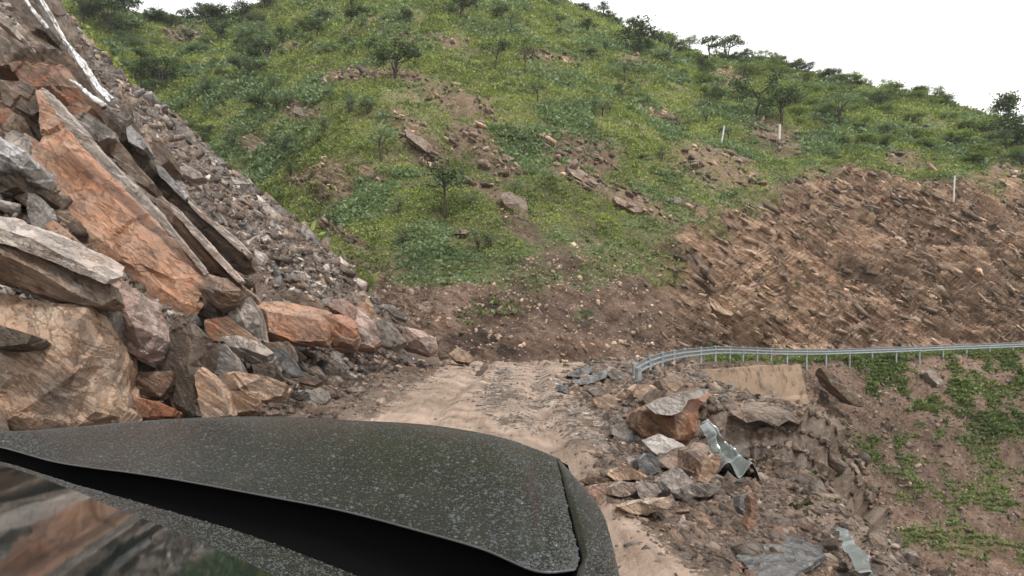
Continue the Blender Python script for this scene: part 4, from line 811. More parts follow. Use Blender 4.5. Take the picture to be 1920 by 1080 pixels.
# ------------------------------------------------------------------ bushes and trees
def tube(pts, rad, n=5):
    V, Fc = [], []
    for i, (p, r) in enumerate(zip(pts, rad)):
        d = Vector(pts[min(i+1, len(pts)-1)])-Vector(pts[max(i-1, 0)]); q = d.to_track_quat('Z', 'Y')
        for k in range(n):
            a = 2*math.pi*k/n; V.append(tuple(Vector(p)+q @ Vector((math.cos(a)*r, math.sin(a)*r, 0))))
            if i: j = len(V)-1; j2 = j-k+(k+1) % n; Fc.append((j-n, j2-n, j2, j))
    return V, Fc
def tree_data(seed, kind, mat):
    """unit-height tree: trunk mesh (with limbs) and leafy crown mesh"""
    rr = random.Random(seed); nr_ = np.random.default_rng(seed); TV, TF = [], []; tips = []
    def add(pts, rad):
        V, Fc = tube(pts, rad); o = len(TV); TV.extend(V); TF.extend([tuple(i+o for i in f) for f in Fc])
    cfg = {'round': (.30, .42, 9, .42), 'umbrella': (.45, .5, 8, .26), 'column': (.12, .2, 14, .9), 'bush': (.05, .5, 9, .5), 'sparse': (.35, .38, 7, .4), 'twiggy': (.08, .34, 8, .7)}[kind]
    th, cw, nb, ch = cfg
    stems = 1 if kind in ('column', 'umbrella', 'sparse') else rr.randint(2, 4)
    for s in range(stems):
        lean = Vector((rr.uniform(-.18, .18), rr.uniform(-.18, .18), 1))*(1 if stems > 1 else .6)
        top = Vector((lean.x*.6, lean.y*.6, th+ch*.5)); pts = [Vector((0, 0, -.06)), top*.35+Vector((rr.uniform(-.03, .03), 0, 0)), top*.7+Vector((rr.uniform(-.04, .04), rr.uniform(-.04, .04), 0)), top]
        add(pts, [.03, .024, .017, .009])
        for b in range(max(3, nb//stems+1)):
            t = rr.uniform(.35, 1); st = pts[1]*(1-t)+pts[3]*t if t > .4 else pts[2]*t
            a = rr.uniform(0, 6.28)
            if kind == 'column': hgt = rr.uniform(.15, 1); rd = cw*(1.05-abs(hgt-.4)*1.1); en = Vector((math.cos(a)*rd*rr.uniform(.4, 1), math.sin(a)*rd*rr.uniform(.4, 1), hgt))
            elif kind == 'umbrella': rd = cw*rr.uniform(.4, 1); en = Vector((math.cos(a)*rd, math.sin(a)*rd, rr.uniform(.72, .97)-.12*rd))
            else:
                e_ = rr.uniform(-.15, 1.2); rd = cw*math.cos(e_)*rr.uniform(.6, 1.05); en = Vector((math.cos(a)*rd, math.sin(a)*rd, th+ch*.5+math.sin(e_)*ch*.6))
            md = st*.5+en*.5+Vector((rr.uniform(-.04, .04), rr.uniform(-.04, .04), -.02)); add([st, md, en], [.011, .007, .003]); tips += [en, md*.35+en*.65]
    LV = []
    cnt = {'round': 62, 'umbrella': 52, 'column': 60, 'bush': 64, 'sparse': 30, 'twiggy': 34}[kind]
    for tp in tips:
        r = rr.uniform(.07, .14); k = int(cnt*rr.uniform(.6, 1.2)); c = np.array(tp)[None]+nr_.normal(0, r*.62, (k, 3))*np.array((1.15, 1.15, .7))
        s = nr_.uniform(.018, .036, k)[:, None]; d = nr_.normal(0, 1, (k, 3)); d /= np.linalg.norm(d, axis=1, keepdims=True); e = np.cross(d, nr_.normal(0, 1, (k, 3))); e /= np.linalg.norm(e, axis=1, keepdims=True)
        LV.append(np.stack([c-d*s, c+e*s*.55, c+d*s, c-e*s*.55], 1))
    LV = np.concatenate(LV).reshape(-1, 3); LF = np.arange(len(LV)).reshape(-1, 4)
    return (TV, TF), (LV, LF), mat
def make_tree(name, kind, seed, mat):
    (TV, TF), (LV, LF), m = tree_data(seed, kind, mat)
    root = empty(name); mesh('trunk', TV, TF, M_BARK, root, smooth=True); mesh('crown', LV, LF, m, root); return root
TK = {}
used = set()
def place_tree(key, kind, mat, p, h, label, group=None, name='tree', cat='tree', wide=1., variants=3):
    seeds = [sum(map(ord, key))*7+i for i in range(variants)]; sd_ = random.choice(seeds); kk = (key, sd_, name)
    if kk not in TK: TK[kk] = o = make_tree(name, kind, sd_, mat)
    else: o = copy_tree(TK[kk])
    o.location = [float(a) for a in p]; o.rotation_euler.z = random.uniform(0, 6.28); o.scale = (h*wide, h*wide, h)
    return tag(o, label, cat, group)
def px_h(p, h): return h/F*p[1]
big = [  # u, v of the foot, height px, kind, key, mat, label, wide
 (742,150,92,'round','r1',M_TREE,'round dark tree standing alone high in the left middle of the hillside',1.1),
 (832,408,128,'sparse','s1',M_TREE,'lone thin leaning tree low in the middle of the hillside',1.0),
 (928,132,62,'umbrella','u1',M_TREE,'small dark flat-topped tree above the middle of the hillside',1.1),
 (984,140,62,'sparse','s2',M_DRY,'thin bare-limbed tree right of the small flat-topped tree',1.),
 (1010,195,52,'sparse','s3',M_TREE,'thin little tree with visible stem under the bare-limbed one',.9),
 (1420,225,85,'umbrella','u2',M_TREE,'flat-topped dark tree left of the white post',1.25),
 (1465,232,82,'round','r2',M_TREE,'dark bushy tree right behind the white post',1.2),
 (1572,238,62,'umbrella','u3',M_SHRUB,'flat-topped tree with a slim dark trunk right of the white post',1.2),
 (1886,282,112,'column','c1',M_TREE,'tall dark columnar tree at the far right of the ridge',.9),
 (1912,290,75,'column','c2',M_TREE,'shorter dark columnar tree at the right edge of the picture',1.),
 (1195,105,80,'round','r3',M_TREE,'big dark round tree on the ridge near the end of the sky gap',1.2),
 (1365,108,52,'round','r4',M_TREE,'dark tree on the right ridge with a crooked top',1.2),
 (1330,105,52,'round','r5',M_TREE,'round green tree beside the crooked dark tree on the ridge',1.1),
 (1297,78,30,'umbrella','u4',M_TREE,'small dark tree on the ridge line against the sky',1.2),
 (1170,160,60,'sparse','s4',M_SHRUB,'thin tree below the big dark round ridge tree',1.1),
 (1238,120,30,'bush','b1',M_DRY,'dark brownish bush high on the right of the hillside',1.5),
 (1168,182,38,'bush','b2',M_TREE,'compact dark bush in the upper middle right of the hillside',1.3),
 (715,300,75,'sparse','s5',M_SHRUB,'hazy thin tree left of the lone leaning tree',1.2),
 (500,115,50,'round','r6',M_TREE,'dark round tree in the upper left of the hillside',1.3),
 (300,165,70,'round','r7',M_TREE,'dense dark tree right of the white streams behind the slide',1.3),
 (200,62,78,'round','r8',M_TREE,'large dark tree behind the crest at the top left',1.3),
 (160,40,60,'round','r9',M_TREE,'dark tree at the top left edge of the slide crest',1.3),
 (515,385,40,'bush','b3',M_LIGHT,'bright green bush at the edge of the slide crest',1.2),
 (690,560,50,'twiggy','t1',M_LIGHT,'small green bush by the foot of the slide beside the dirt bank',.8),
 (1098,596,24,'bush','b4',M_SHRUB,'single grey-green tussock on the dirt bank above the road',1.4),
 (1332,660,26,'bush','b5',M_HERB,'green shrub behind the guardrail at the bend',1.5),
 (690,215,40,'round','r10',M_SHRUB,'grey-green bush in the left middle of the hillside',1.3),
 (1380,185,46,'bush','b6',M_LIGHT,'light green bush left of the flat-topped dark tree',1.4)]
for u, v, h, kind, key, m, lab, wd in big:
    if u < 530 and v in (385,): p = FB[np.argmin((scrB_u-u)**2+(scrB_v-v)**2+1e9*(rowB < r3))]
    elif (u, v) == (690, 560): p = P(690, 560, 28.2)
    else: p = FB[np.argmin((scrB_u-u)**2+(scrB_v-v)**2+1e9*((rowB < r2) | (rowB > r5)))]
    place_tree(key, kind, m, p, px_h(p, h), lab, 'distinct trees and bushes of the hillside', 'bush' if kind in ('bush', 'twiggy') else 'tree', 'bush' if kind in ('bush', 'twiggy') else 'tree', wd, 1)
TV_ = vis*(rowi > r4+6)*(rowi < r5)*(1-.9*ell(Ug, Vg, BARE))
def many(n, wmask, kind, key, m, hpx, lab, grp, name, cat, wide=1.2):
    w_ = (TV_*AB**.5*wmask); Pq, Nq, _ = pick(VB2, NB2, w_, n)
    for p in Pq:
        h = px_h(p, random.uniform(*hpx)); place_tree(key, kind, m, p-np.array((0, 0, .05*h)), h, lab, grp, name, cat, wide*random.uniform(.85, 1.2), 3)
top = ell(Ug, Vg, [(750,30,330,60),(250,60,200,90),(450,60,150,60),(1200,60,110,60)])
right = ell(Ug, Vg, [(1600,200,380,75,20),(1350,130,170,60,20),(1850,270,120,50,20)])
left_ = ell(Ug, Vg, [(300,130,160,110,40),(420,200,130,80,60),(560,100,140,80)])
many(17, top, 'round', 'm1', M_TREE, (26, 58), 'dark round tree near the top of the hillside', 'dark trees near the top of the hill', 'tree', 'tree', 1.25)
many(14, top, 'sparse', 'm2', M_SHRUB, (26, 50), 'thin pale-stemmed tree near the top of the hillside', 'thin trees near the top of the hill', 'tree', 'tree', 1.1)
many(72, right, 'bush', 'm3', M_LIGHT, (20, 42), 'light green bush on the right ridge of the hillside', 'light green bushes on the right ridge', 'bush', 'bush', 1.5)
many(16, right, 'round', 'm4', M_TREE, (26, 48), 'darker small tree among the light bushes of the right ridge', 'small dark trees on the right ridge', 'tree', 'tree', 1.2)
many(24, left_, 'round', 'm5', M_TREE, (24, 50), 'dark bushy tree on the left flank of the hillside', 'dark trees on the left flank', 'tree', 'tree', 1.3)
many(88, left_+.3*(rowi > r4+40), 'bush', 'm6', M_SHRUB, (13, 30), 'low grey-green bush on the hillside', 'low grey-green bushes', 'bush', 'bush', 1.5)
many(34, ell(Ug, Vg, [(650,330,200,130),(450,250,160,120),(850,400,240,70),(1250,260,200,60)]), 'twiggy', 'm11', M_SHRUB, (22, 52), 'thin grey-green bush in the middle of the hillside', 'thin bushes in the middle of the hillside', 'bush', 'bush', 1.2)
many(44, (rowi > r4+8)*1., 'bush', 'm7', M_TREE, (12, 24), 'low dark bush dotted on the hillside', 'low dark bushes', 'bush', 'bush', 1.4)
sk = (rowi > r5-7)*(rowi < r5)*1.
many(32, sk*(Ug > 1080)*(Ug < 1900), 'round', 'm8', M_TREE, (14, 32), 'small dark tree standing on the skyline against the sky', 'skyline trees', 'tree', 'tree', 1.2)
many(40, sk*(Ug > 1180)*(Ug < 1900), 'twiggy', 'm9', M_LIGHT, (16, 34), 'twiggy green bush on the right skyline', 'twiggy skyline bushes', 'bush', 'bush', 1.1)
many(22, sk*(Ug > 180)*(Ug < 520), 'round', 'm10', M_TREE, (20, 42), 'dark tree on the far left skyline', 'left skyline trees', 'tree', 'tree', 1.4)
#%%OBJ
# ------------------------------------------------------------------ guardrails
def sweep(path, up, prof):
    """prof: (out, height) pairs swept along the path; returns V, F"""
    V, Fc = [], []; n = len(prof)
    for i, p in enumerate(path):
        d = np.array(path[min(i+1, len(path)-1)])-np.array(path[max(i-1, 0)]); d /= np.linalg.norm(d); o = np.cross(d, (0, 0, 1)); o /= np.linalg.norm(o)
        u_ = up[i] if isinstance(up, list) else np.array((0, 0, 1.))
        for k, (a, b) in enumerate(prof):
            V.append(np.array(p)+o*a+u_*b)
            if i and k: j = i*n+k; Fc.append((j-n-1, j-n, j, j-1))
    return np.array(V), Fc
WP = [(.0, -.155), (.0, -.135), (.07, -.11), (.08, -.075), (.07, -.045), (.012, -.018), (.0, 0), (.012, .018), (.07, .045), (.08, .075), (.07, .11), (.0, .135), (.0, .155)]
M_CLIP = mat_plain('dull_steel', (.22, .235, .245), .5, .6, spots=(.14, .11, .09))
GP = [(1186,699,17.3),(1196,690,18),(1218,678,19.4),(1250,668,22),(1285,662,25.),(1345,656,28.5),(1400,657,32.),(1460,659.5,35.5),(1540,660,38.2),(1640,657,40.2),(1740,653,41.8),(1840,649,43.2),(1920,646,44.2),(2000,644,45.4),(2100,642,46.8)]
gp = np.array([P(*a) for a in GP]); cum = np.concatenate([[0], np.cumsum(np.linalg.norm(np.diff(gp, axis=0), axis=1))])
def along(s): return np.array([np.interp(s, cum, gp[:, k]) for k in range(3)])
gr = empty('guardrail', along(0)-np.array((0, 0, .6))); org = np.array(gr.location)
path = [along(s)-org for s in np.arange(0, cum[-1], .5)]
sp = [np.mean(path[max(0, i-2):i+3], axis=0) for i in range(len(path))]
V, Fc = sweep(sp, None, [(-a, b) for a, b in WP])
o = mesh('beam', V, Fc, M_ZINC, gr, smooth=True); md = o.modifiers.new('t', 'SOLIDIFY'); md.thickness = .012
for i, s in enumerate(np.arange(.35, cum[-1], 2.0)):
    c = along(s)-org; V, Fc = tube([c+np.array((0, .1, .19)), c+np.array((0, .1, .185)), c+np.array((0, .1, -.2)), c+np.array((0, .1, -1.05))], [.0, .065, .065, .065], 10); mesh('post', V, Fc, M_ZINC, gr, smooth=False)

for i, s in enumerate(np.arange(2.35, cum[-1], 4.0)):
    pj = [along(s-.16)-org+np.array((0, -.006, 0)), along(s+.16)-org+np.array((0, -.006, 0))]; V, Fc = sweep(pj, None, [(-a*1.04-.012, b*1.02) for a, b in WP]); mesh('lap_plate', V, Fc, M_CLIP, gr, smooth=True)
tag(gr, 'grey steel guardrail curving round the bend above the ravine', 'guardrail')
# camera-side posts: the beam is bolted on the far side near the bend
def post_thing(u, v0, v1, D, r, mat, name, label, cat, group, lean=0):
    a, b = P(u, v0, D), P(u+lean, v1, D); b = b-np.array((0, 0, .3))
    V, Fc = tube([a+np.array((0, 0, .004)), a, (a+b)/2, b], [.001, r, r, r], 10); V = np.array(V)-b
    return tag(mesh(name, V, Fc, mat, origin=None), label, cat, group), b
o, b = post_thing(1197, 690, 716, 16.6, .085, M_ZINC, 'steel_post', 'short round steel post standing before the guardrail end', 'post', None); o.location = [float(a) for a in b]
for (u, v0, v1, lean, lab, r_) in [(1462,233,266,-1,'white post by the dark bushy tree on the hillside', .11),(1358,236,268,-6,'leaning white-grey post left of the flat-topped dark tree', .07),(1790,330,372,-2,'white post standing on the top of the right rock cut', .07)]:
    p = at_hill(u+lean, v1); o, b = post_thing(u, v0, v1, float(p[1])-.8, r_, M_WHITE, 'white_post', lab, 'post', 'white posts on the hillside', lean); o.location = [float(a) for a in b]
# torn pieces of the old guardrail
def torn(name, label, spine, widths, flat, mat, roll, ts=None):
    """W-beam piece: spine = (u, v, D) points, widths in metres, flat = how much of the corrugation is left, roll = degrees"""
    S = np.array([P(u, v, min(march(u, v)-dd, 9.2)) for u, v, dd in spine]); n = 46; t0 = np.linspace(0, 1, len(S)); V, Fc = [], []; m_ = 25
    for i in range(n):
        t = i/(n-1); c = np.array([np.interp(t, t0, S[:, k]) for k in range(3)]); c2 = np.array([np.interp(min(t+.03, 1), t0, S[:, k]) for k in range(3)]); c1 = np.array([np.interp(max(t-.03, 0), t0, S[:, k]) for k in range(3)])
        d = (c2-c1)/np.linalg.norm(c2-c1); a = np.cross(d, (0, -.55, .83)); a /= np.linalg.norm(a); nn = np.cross(a, d)
        ro = R(np.interp(t, t0, roll)); A = a*math.cos(ro)+nn*math.sin(ro); Nn = -a*math.sin(ro)+nn*math.cos(ro)
        if Nn[2] < 0: Nn = -Nn
        wd = np.interp(t, t0, widths); fl = np.interp(t, t0, flat)
        for k in range(m_):
            s = k/(m_-1)*2-1; h = .5-.5*math.cos(2*math.pi*(abs(s)*1.0)); h = h*.15*fl
            wob = (vnoise(np.array([[t*5, s*2.2, .3]]))[0]*.03+abs(vnoise(np.array([[t*11, s*2.5, 7.3]]))[0])*.035)
            V.append(c+A*(s*wd/2)*(1+.08*math.sin(t*17))+Nn*(h+wob))
            if i and k: j = i*m_+k; Fc.append((j-m_-1, j-m_, j, j-1))
    V = np.array(V); o_ = V.mean(0); o = mesh(name, V, Fc, mat, smooth=True, origin=o_); o.data.set_sharp_from_angle(angle=R(14)); md = o.modifiers.new('t', 'SOLIDIFY'); md.thickness = .008
    return tag(o, label, 'guardrail piece', 'torn pieces of the old guardrail')
torn('torn_guardrail', 'crumpled pale steel guardrail piece lying in the rubble beside the collapsed bank', [(1312,795,.35),(1328,822,.35),(1348,848,.35),(1368,870,.3),(1386,896,.3)], [.18,.28,.42,.55,.60], [.9,1.,.8,.9,1.2], M_ZINC2, [30,15,5,0,0])
torn('torn_guardrail', 'pale steel guardrail end sticking up at the bottom right corner', [(1568,1000,.5),(1580,1022,.5),(1598,1052,.45),(1622,1096,.4)], [.10,.13,.16,.18], [.5,.5,.6,.6], M_ZINC2, [40,40,40,40])

# ------------------------------------------------------------------ concrete retaining wall below the bend
wa, wb = P(1318, 694, 23.2), P(1500, 682, 27.5); nx = 46; V = []; Fc = []; nzr = 26
for i in range(nx):
    t = i/(nx-1); top_ = wa+(wb-wa)*t
    for j in range(nzr):
        s = j/(nzr-1); p = top_+np.array((.55*s*t, -.55*s, -3.4*s)); p[1] += .05*(1 if j in (9, 18) else 0)+.04*vnoise(np.array([[i*.3, j*.4, 0.]]))[0]
        if j == 0: p[2] += .06*vnoise(np.array([[i*.35, 0., 3.]]))[0]
        V.append(p)
        if i and j: k = i*nzr+j; Fc.append((k-nzr-1, k-nzr, k, k-1))
V = np.array(V); o = mesh('retaining_wall', V, Fc, M_CONC, origin=V[0]); md = o.modifiers.new('t', 'SOLIDIFY'); md.thickness = .9; md.offset = -1
tag(o, 'old stained concrete retaining wall under the guardrail', 'wall')
V2 = [P(1505, 752, 26.4), P(1534, 778, 26.2), P(1545, 840, 25.8), P(1510, 850, 25.8)]
o = B('tan', 'stepped concrete footing at the right end of the retaining wall', [(1500,750),(1530,776),(1546,812),(1548,850),(1500,850),(1490,790)], 26, thick=1., amp=.03, cat='wall', name='wall_footing', mat=M_CONC)

# ------------------------------------------------------------------ the car (parked, seen over its bonnet)
def mat_paint(drops=True):
    m, t, bs = newmat('dark_grey_paint' if drops else 'dark_paint'); g = G(t); vec = g.n('TexCoord').outputs['Object']
    n = g.noise(vec, 3.5, 6, .6, .4); dirt = g.ramp(g.noise(g.map(vec, (9., 1.6, 2.), (0, 0, R(12))), 1.6, 6, .65, .8), [(.50, 0.), (.68, 1.)])
    col = g.mix(n, (.005, .006, .006), (.010, .012, .012))
    fn = g.noise(vec, 420, 2, .5); col = g.mix(.7, col, g.ramp(fn, [(.35, .5), (.65, 1.6)]), 'MULTIPLY')
    def drop(scale, thr, seed):
        v_ = g.n('TexVoronoi', {'Vector': g.map(vec, (1, 1, 1), loc=(seed, 0, 0)), 'Scale': scale, 'Randomness': 1.})
        rad = g.n('SeparateColor', {0: v_.outputs['Color']}).outputs[0]; rr = g.math('MULTIPLY', rad, thr)
        return g.math('MAXIMUM', g.math('SUBTRACT', rr, v_.outputs['Distance']), 0.), rad
    h1, _ = drop(92, .62, 0.); h2, _ = drop(42, .36, 3.); h3, _ = drop(150, .6, 7.)
    hh = g.math('ADD', g.math('ADD', g.math('MULTIPLY', h1, 1.), g.math('MULTIPLY', h2, 1.6)), g.math('MULTIPLY', h3, .6))
    msk = g.ramp(hh, [(.02, 0.), (.09, 1.)])
    col = g.mix(g.math('MULTIPLY', dirt, .12 if drops else .14), col, (.12, .095, .07))
    g.link(col, bs.inputs['Base Color'])
    g.link(g.ramp(fn, [(.35, .17), (.65, .28)]) if drops else g.ramp(dirt, [(0., .25), (1., .6)]), bs.inputs['Roughness']); bs.inputs['Metallic'].default_value = .15
    bs.inputs['Coat Weight'].default_value = .0; bs.inputs['Specular IOR Level'].default_value = .3; bs.inputs['Coat Roughness'].default_value = .25
    if drops:
        g.link(g.bump(g.noise(vec, 300, 3, .6), .3, .0015), bs.inputs['Normal'])
    else: g.link(g.bump(g.noise(vec, 60, 4, .6), .15, .004), bs.inputs['Normal'])
    return m
M_PAINT, M_SIDE = mat_paint(True), mat_paint(False)
m, t, M_BLACKb = newmat('black_plastic'); M_BLACK = m; M_BLACKb.inputs['Base Color'].default_value = (.002, .002, .0022, 1); M_BLACKb.inputs['Roughness'].default_value = .85; M_BLACKb.inputs['Specular IOR Level'].default_value = .08
m, t, bs = newmat('windscreen_glass'); g = G(t); bs.inputs['Base Color'].default_value = (.008, .012, .012, 1); bs.inputs['Roughness'].default_value = .035; bs.inputs['IOR'].default_value = 1.9; bs.inputs['Specular IOR Level'].default_value = .9
vv = g.n('TexCoord').outputs['Object']; g.link(g.bump(g.noise(vv, 3., 1, .4), .015, .01), bs.inputs['Normal']); M_GLASS = m
m, t, bs = newmat('tyre_rubber'); bs.inputs['Base Color'].default_value = (.02, .02, .02, 1); bs.inputs['Roughness'].default_value = .85; M_TYRE = m
m, t, bs = newmat('lamp_glass'); bs.inputs['Base Color'].default_value = (.5, .52, .55, 1); bs.inputs['Roughness'].default_value = .1; M_LAMP = m
car = empty('parked_car', (-.9, 1.2, 0)); CO = np.array((-.9, 1.2, 0.))
tag(car, 'dark grey rain-spotted car whose bonnet fills the lower left', 'car')
def onz(u, v, z): D = (H-z)/((v-600)/F); return P(u, v, D)
def spl(pts, t):
    """smooth curve through control points (Catmull-Rom), t in 0..1"""
    pts = np.array(pts, float); n = len(pts)-1; x = np.clip(t, 0, 1)*n; i = np.minimum(x.astype(int), n-1); f = (x-i)[:, None]
    p0, p1, p2, p3 = pts[np.maximum(i-1, 0)], pts[i], pts[i+1], pts[np.minimum(i+2, n)]
    return .5*((2*p1)+(-p0+p2)*f+(2*p0-5*p1+4*p2-p3)*f*f+(-p0+3*p1-3*p2+p3)*f**3)
T_ = np.linspace(0, 1, 90)
rear = spl([onz(u, v, 1.235) for u, v in [(-330,778),(-150,806),(0,838),(110,867),(253,887),(353,903),(500,930),(640,957),(797,998),(907,1030),(1005,1070),(1077,1068)]], T_)
front = spl([onz(u, v, z) for u, v, z in [(-330,850,1.12),(-150,838,1.13),(0,829,1.145),(110,808,1.15),(220,793,1.155),(350,784,1.16),(500,781,1.165),(640,787,1.17),(797,796,1.17),(923,816,1.175),(1002,841,1.165),(1042,858,1.15)]], T_)
shz = lambda t: 1.15+(1.235-1.15)*t
SH = [(1042,858),(1049,882),(1058,925),(1066,962),(1077,1010),(1085,1046),(1077,1068)]
# left end of the bonnet stays out of the picture: pull it to a sensible outline
nS = 40; S_ = np.linspace(0, 1, nS)
hood = rear[None]*(1-S_)[:, None, None]+front[None]*S_[:, None, None]
shc = spl([onz(u, v, shz(i/6)) for i, (u, v) in enumerate(SH)], 1-S_)
hood = hood+(shc-hood[:, -1])[:, None, :]*(sstep(.72, 1., T_)**1.5)[None, :, None]
cr_ = (np.sin(np.pi*S_)**1.1)[:, None]*.020*(1-sstep(.85, 1., T_))[None]; hood[..., 2] += cr_
hood[..., 2] += (.022*(1-sstep(.875, .915, T_)))[None]*(np.sin(np.pi*S_)**1.3)[:, None]
V = hood.reshape(-1, 3); hf = grid_faces(nS, 90)
# rolled-down front lip and rear lip
lipf = [hood[-1]+np.array((.015*k, .035*k, -.012*k*k))*1.0 for k in (1, 2, 3, 4)]
HV = np.vstack([hood.reshape(-1, 3)]+lipf); hf = grid_faces(nS+4, 90)
mesh('bonnet', HV-CO, hf, M_PAINT, car, smooth=True)
# line of light on the bonnet's rolled rear edge, painted as a lighter strip
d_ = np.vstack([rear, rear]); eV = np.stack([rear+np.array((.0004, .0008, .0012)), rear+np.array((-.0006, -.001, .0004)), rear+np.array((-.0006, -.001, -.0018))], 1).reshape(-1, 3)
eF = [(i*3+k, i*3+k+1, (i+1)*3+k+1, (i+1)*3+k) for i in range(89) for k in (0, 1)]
mesh('bonnet_edge', eV-CO, eF, mat_plain('edge_highlight', (.05, .048, .052), .35), car, smooth=True)
# fender: from the shut line over the shoulder and down the side
sh = spl([onz(u, v, shz(i/6)) for i, (u, v) in enumerate(SH)]+[onz(1066, 1110, 1.24)], np.linspace(0, 1, 40))
ou = spl([onz(u, v, z) for u, v, z in [(1047,860,1.10),(1079,897,1.08),(1110,935,1.07),(1134,973,1.07),(1148,1023,1.07),(1158,1070,1.07),(1168,1120,1.07),(1180,1190,1.07)]], np.linspace(0, 1, 40))
sh2 = sh+np.array((.005, .001, -.002)); fr = [sh2+np.array((-.003, 0, -.04)), sh2]
for k in np.linspace(.12, 1, 14): fr.append(sh2*(1-k)+ou*k+np.array((.0, 0, 1))*(.035*np.sin(np.pi*k)**.8)*sstep(0, .45, np.linspace(0, 1, 40))[:, None])
for dz, dx in ((.05, .012), (.12, .022), (.22, .03), (.34, .035), (.5, .03), (.62, .0)): fr.append(ou+np.array((dx, .0, -dz)))
FV = np.stack(fr); mesh('front_fender', FV.reshape(-1, 3)-CO, grid_faces(len(fr), 40), M_SIDE, car, smooth=True)
# dark gap strip between bonnet and fender
gs = np.stack([sh+np.array((-.015, 0, -.012)), sh+np.array((.012, 0, -.014))]); mesh('shut_line', gs.reshape(-1, 3)-CO, grid_faces(2, 40), M_BLACK, car)
# black cowl well, grey cowl strip, windscreen
cs = spl([onz(u, v, 1.222) for u, v in [(-330,815),(-150,842),(0,867),(133,906),(300,953),(467,1003),(640,1068),(780,1125),(920,1190),(1100,1290)]], T_)
well = np.stack([rear+np.array((.01, .03, -.012)), rear+np.array((0, .02, -.09)), rear*.5+cs*.5+np.array((0, 0, -.10)), cs+np.array((0, 0, -.07)), cs])
mesh('cowl_well', well.reshape(-1, 3)-CO, grid_faces(5, 90), M_BLACK, car)
c2 = spl([onz(u, v, 1.236) for u, v in [(-330,820),(-150,846),(0,873),(130,918),(207,951),(300,987),(417,1037),(507,1078),(640,1145),(820,1250),(980,1370)]], T_)
mesh('cowl_strip', np.stack([cs, cs*.5+c2*.5+np.array((0, 0, .006)), c2]).reshape(-1, 3)-CO, grid_faces(3, 90), M_PAINT, car, smooth=True)
up_ = np.array((-.36, -.62, .075)); ws = [c2+np.array((0, 0, .002))+up_*k*1.15+np.array((0, 0, .22))*max(0, k-.6)**1.2 for k in np.linspace(0, 1.0, 12)]
ws = np.stack(ws); mesh('windscreen', ws.reshape(-1, 3)-CO, grid_faces(12, 90), M_GLASS, car, smooth=True)
# wiper parts in the well
def bar(name, a, b, r, mat, parent=car):
    V, Fc = tube([np.array(a), (np.array(a)*.5+np.array(b)*.5)+np.array((0, 0, .012)), np.array(b)], [r, r*1.2, r], 8); return mesh(name, np.array(V)-CO, Fc, mat, parent, smooth=True)
wa_ = onz(600, 1012, 1.15); wb_ = onz(960, 1062, 1.16)
bar('wiper_arm', onz(640, 1020, 1.13), onz(980, 1092, 1.13), .009, M_BLACK); bar('wiper_arm', onz(100, 876, 1.16), onz(400, 945, 1.14), .008, M_BLACK)
# rest of the body, outside the picture: bumper, grille, lamp, roof, side, wheels
fx = front[::6]; bump_ = np.stack([front+np.array((.05, .12, -.05)), front+np.array((.08, .2, -.16)), front+np.array((.09, .22, -.32)), front+np.array((.08, .2, -.5)), front+np.array((0, .02, -.72))]); mesh('bumper', bump_.reshape(-1, 3)-CO, grid_faces(5, 90), M_SIDE, car, smooth=True)
rt = ws[-1]; rl, rr_ = rt[20], rt[-1]
roof = np.stack([rt+np.array((-.36, -.62, 0))*k+np.array((0, 0, .04*math.sin(math.pi*min(1, k/2.4)))) for k in np.linspace(0, 2.2, 8)]); mesh('roof', roof.reshape(-1, 3)-CO, grid_faces(8, 90), M_SIDE, car, smooth=True)
side = []
for k in np.linspace(0, 1, 10):
    a = ou[-1]*(1-k)+(roof[-1][-1]+np.array((.1, -.3, -.5)))*k; a = a.copy(); a[2] = 1.05; side.append(np.stack([a+np.array((0, 0, .02)), a, a+np.array((.03, 0, -.3)), a+np.array((0, 0, -.68))]))
mesh('door', np.stack(side).reshape(-1, 3)-CO, grid_faces(10, 4), M_SIDE, car, smooth=True)
def wheel(c, ax):
    q = Vector(ax).to_track_quat('Z', 'Y'); pr = [(.0, .10), (.19, .10), (.20, .115), (.31, .11), (.34, .08), (.34, -.08), (.31, -.11), (0, -.11)]; V, Fc = [], []
    for k in range(28):
        a = 2*math.pi*k/28
        for j, (r_, z_) in enumerate(pr):
            V.append(np.array(q @ Vector((math.cos(a)*r_, math.sin(a)*r_, z_)))+np.array(c))
            if j: n = len(pr); i0 = k*n+j; i1 = ((k+1) % 28)*n+j; Fc.append((i0-1, i0, i1, i1-1))
    o = mesh('wheel', np.array(V)-CO, Fc, M_TYRE, car); return o
wheel((.02, 1.75, .34), (1, .1, 0)); wheel((-1.7, 2.6, .34), (1, .1, 0))

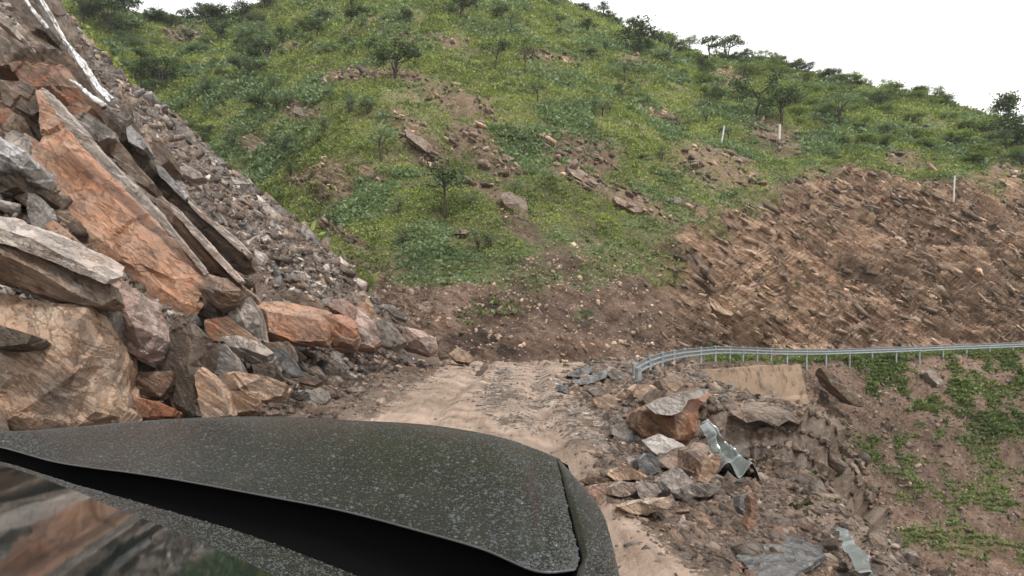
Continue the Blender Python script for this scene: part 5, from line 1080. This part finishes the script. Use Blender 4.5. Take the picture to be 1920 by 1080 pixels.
# rain beads standing on the bonnet and the cowl strip
def beads(name, label, G_, n, r0, sg, seed):
    q = np.random.default_rng(seed); a_ = q.uniform(0, G_.shape[0]-1.001, n); b_ = q.uniform(0, G_.shape[1]-1.001, n); i, j = a_.astype(int), b_.astype(int); fa, fb = (a_-i)[:, None], (b_-j)[:, None]
    c = (G_[i, j]*(1-fa)*(1-fb)+G_[i+1, j]*fa*(1-fb)+G_[i, j+1]*(1-fa)*fb+G_[i+1, j+1]*fa*fb)
    r = np.clip(q.lognormal(math.log(r0), sg, n), .0009, .008)
    ring = [(math.cos(2*math.pi*k/7), math.sin(2*math.pi*k/7)) for k in range(7)]
    loc = np.array([(x, y, -.05) for x, y in ring]+[(x*.72, y*.72, .42) for x, y in ring]+[(0, 0, .62)])
    f = [(k, (k+1) % 7, 7+(k+1) % 7, 7+k) for k in range(7)]; tri = []
    for a, b, d, e in f: tri += [(a, b, d), (a, d, e)]
    for k in range(7): tri.append((7+k, 7+(k+1) % 7, 14))
    V = (c[:, None]+loc[None]*r[:, None, None]*np.stack([q.uniform(.8, 1.3, n), q.uniform(.8, 1.3, n), q.uniform(.6, 1.1, n)], 1)[:, None]).reshape(-1, 3)
    T = (np.array(tri)[None]+np.arange(n)[:, None, None]*15).reshape(-1, 3)
    return tag(mesh(name, V, T, M_BEAD, smooth=True), label, 'raindrops', kind='stuff')
m, t, bs = newmat('rain_bead'); bs.inputs['Base Color'].default_value = (.03, .036, .035, 1); bs.inputs['Roughness'].default_value = .3; bs.inputs['Specular IOR Level'].default_value = .5; M_BEAD = m
beads('fine_raindrops', 'fine spray between the rain beads on the bonnet', hood, 14000, .0011, .3, 9)
beads('raindrops', 'rain beads covering the dark car bonnet', hood, 15000, .0017, .45, 5)
beads('fender_raindrops', 'rain beads on the right front wing of the car', np.stack(fr)[2:17], 3200, .0013, .4, 11)
beads('cowl_raindrops', 'fine rain beads on the strip below the windscreen', np.stack([cs, cs*.5+c2*.5+np.array((0, 0, .006)), c2])[:, 15:], 5000, .0012, .35, 6)

# ------------------------------------------------------------------ wet air
bm = bmesh.new(); bmesh.ops.create_cube(bm, size=1.); me = bpy.data.meshes.new('haze'); bm.to_mesh(me); bm.free()
hz_ = bpy.data.objects.new('haze', me); C.objects.link(hz_); hz_.scale = (820, 720, 110); hz_.location = (0, 150, 35.5)
m = bpy.data.materials.new('haze'); m.use_nodes = True; t = m.node_tree; t.nodes.remove(t.nodes['Principled BSDF'])
pvn = t.nodes.new('ShaderNodeVolumePrincipled'); pvn.inputs['Color'].default_value = (.9, .93, .95, 1); pvn.inputs['Density'].default_value = .00032; pvn.inputs['Anisotropy'].default_value = .2
t.links.new(pvn.outputs[0], t.nodes['Material Output'].inputs['Volume']); me.materials.append(m); tag(hz_, 'thin rainy haze over the valley', 'haze', kind='stuff')
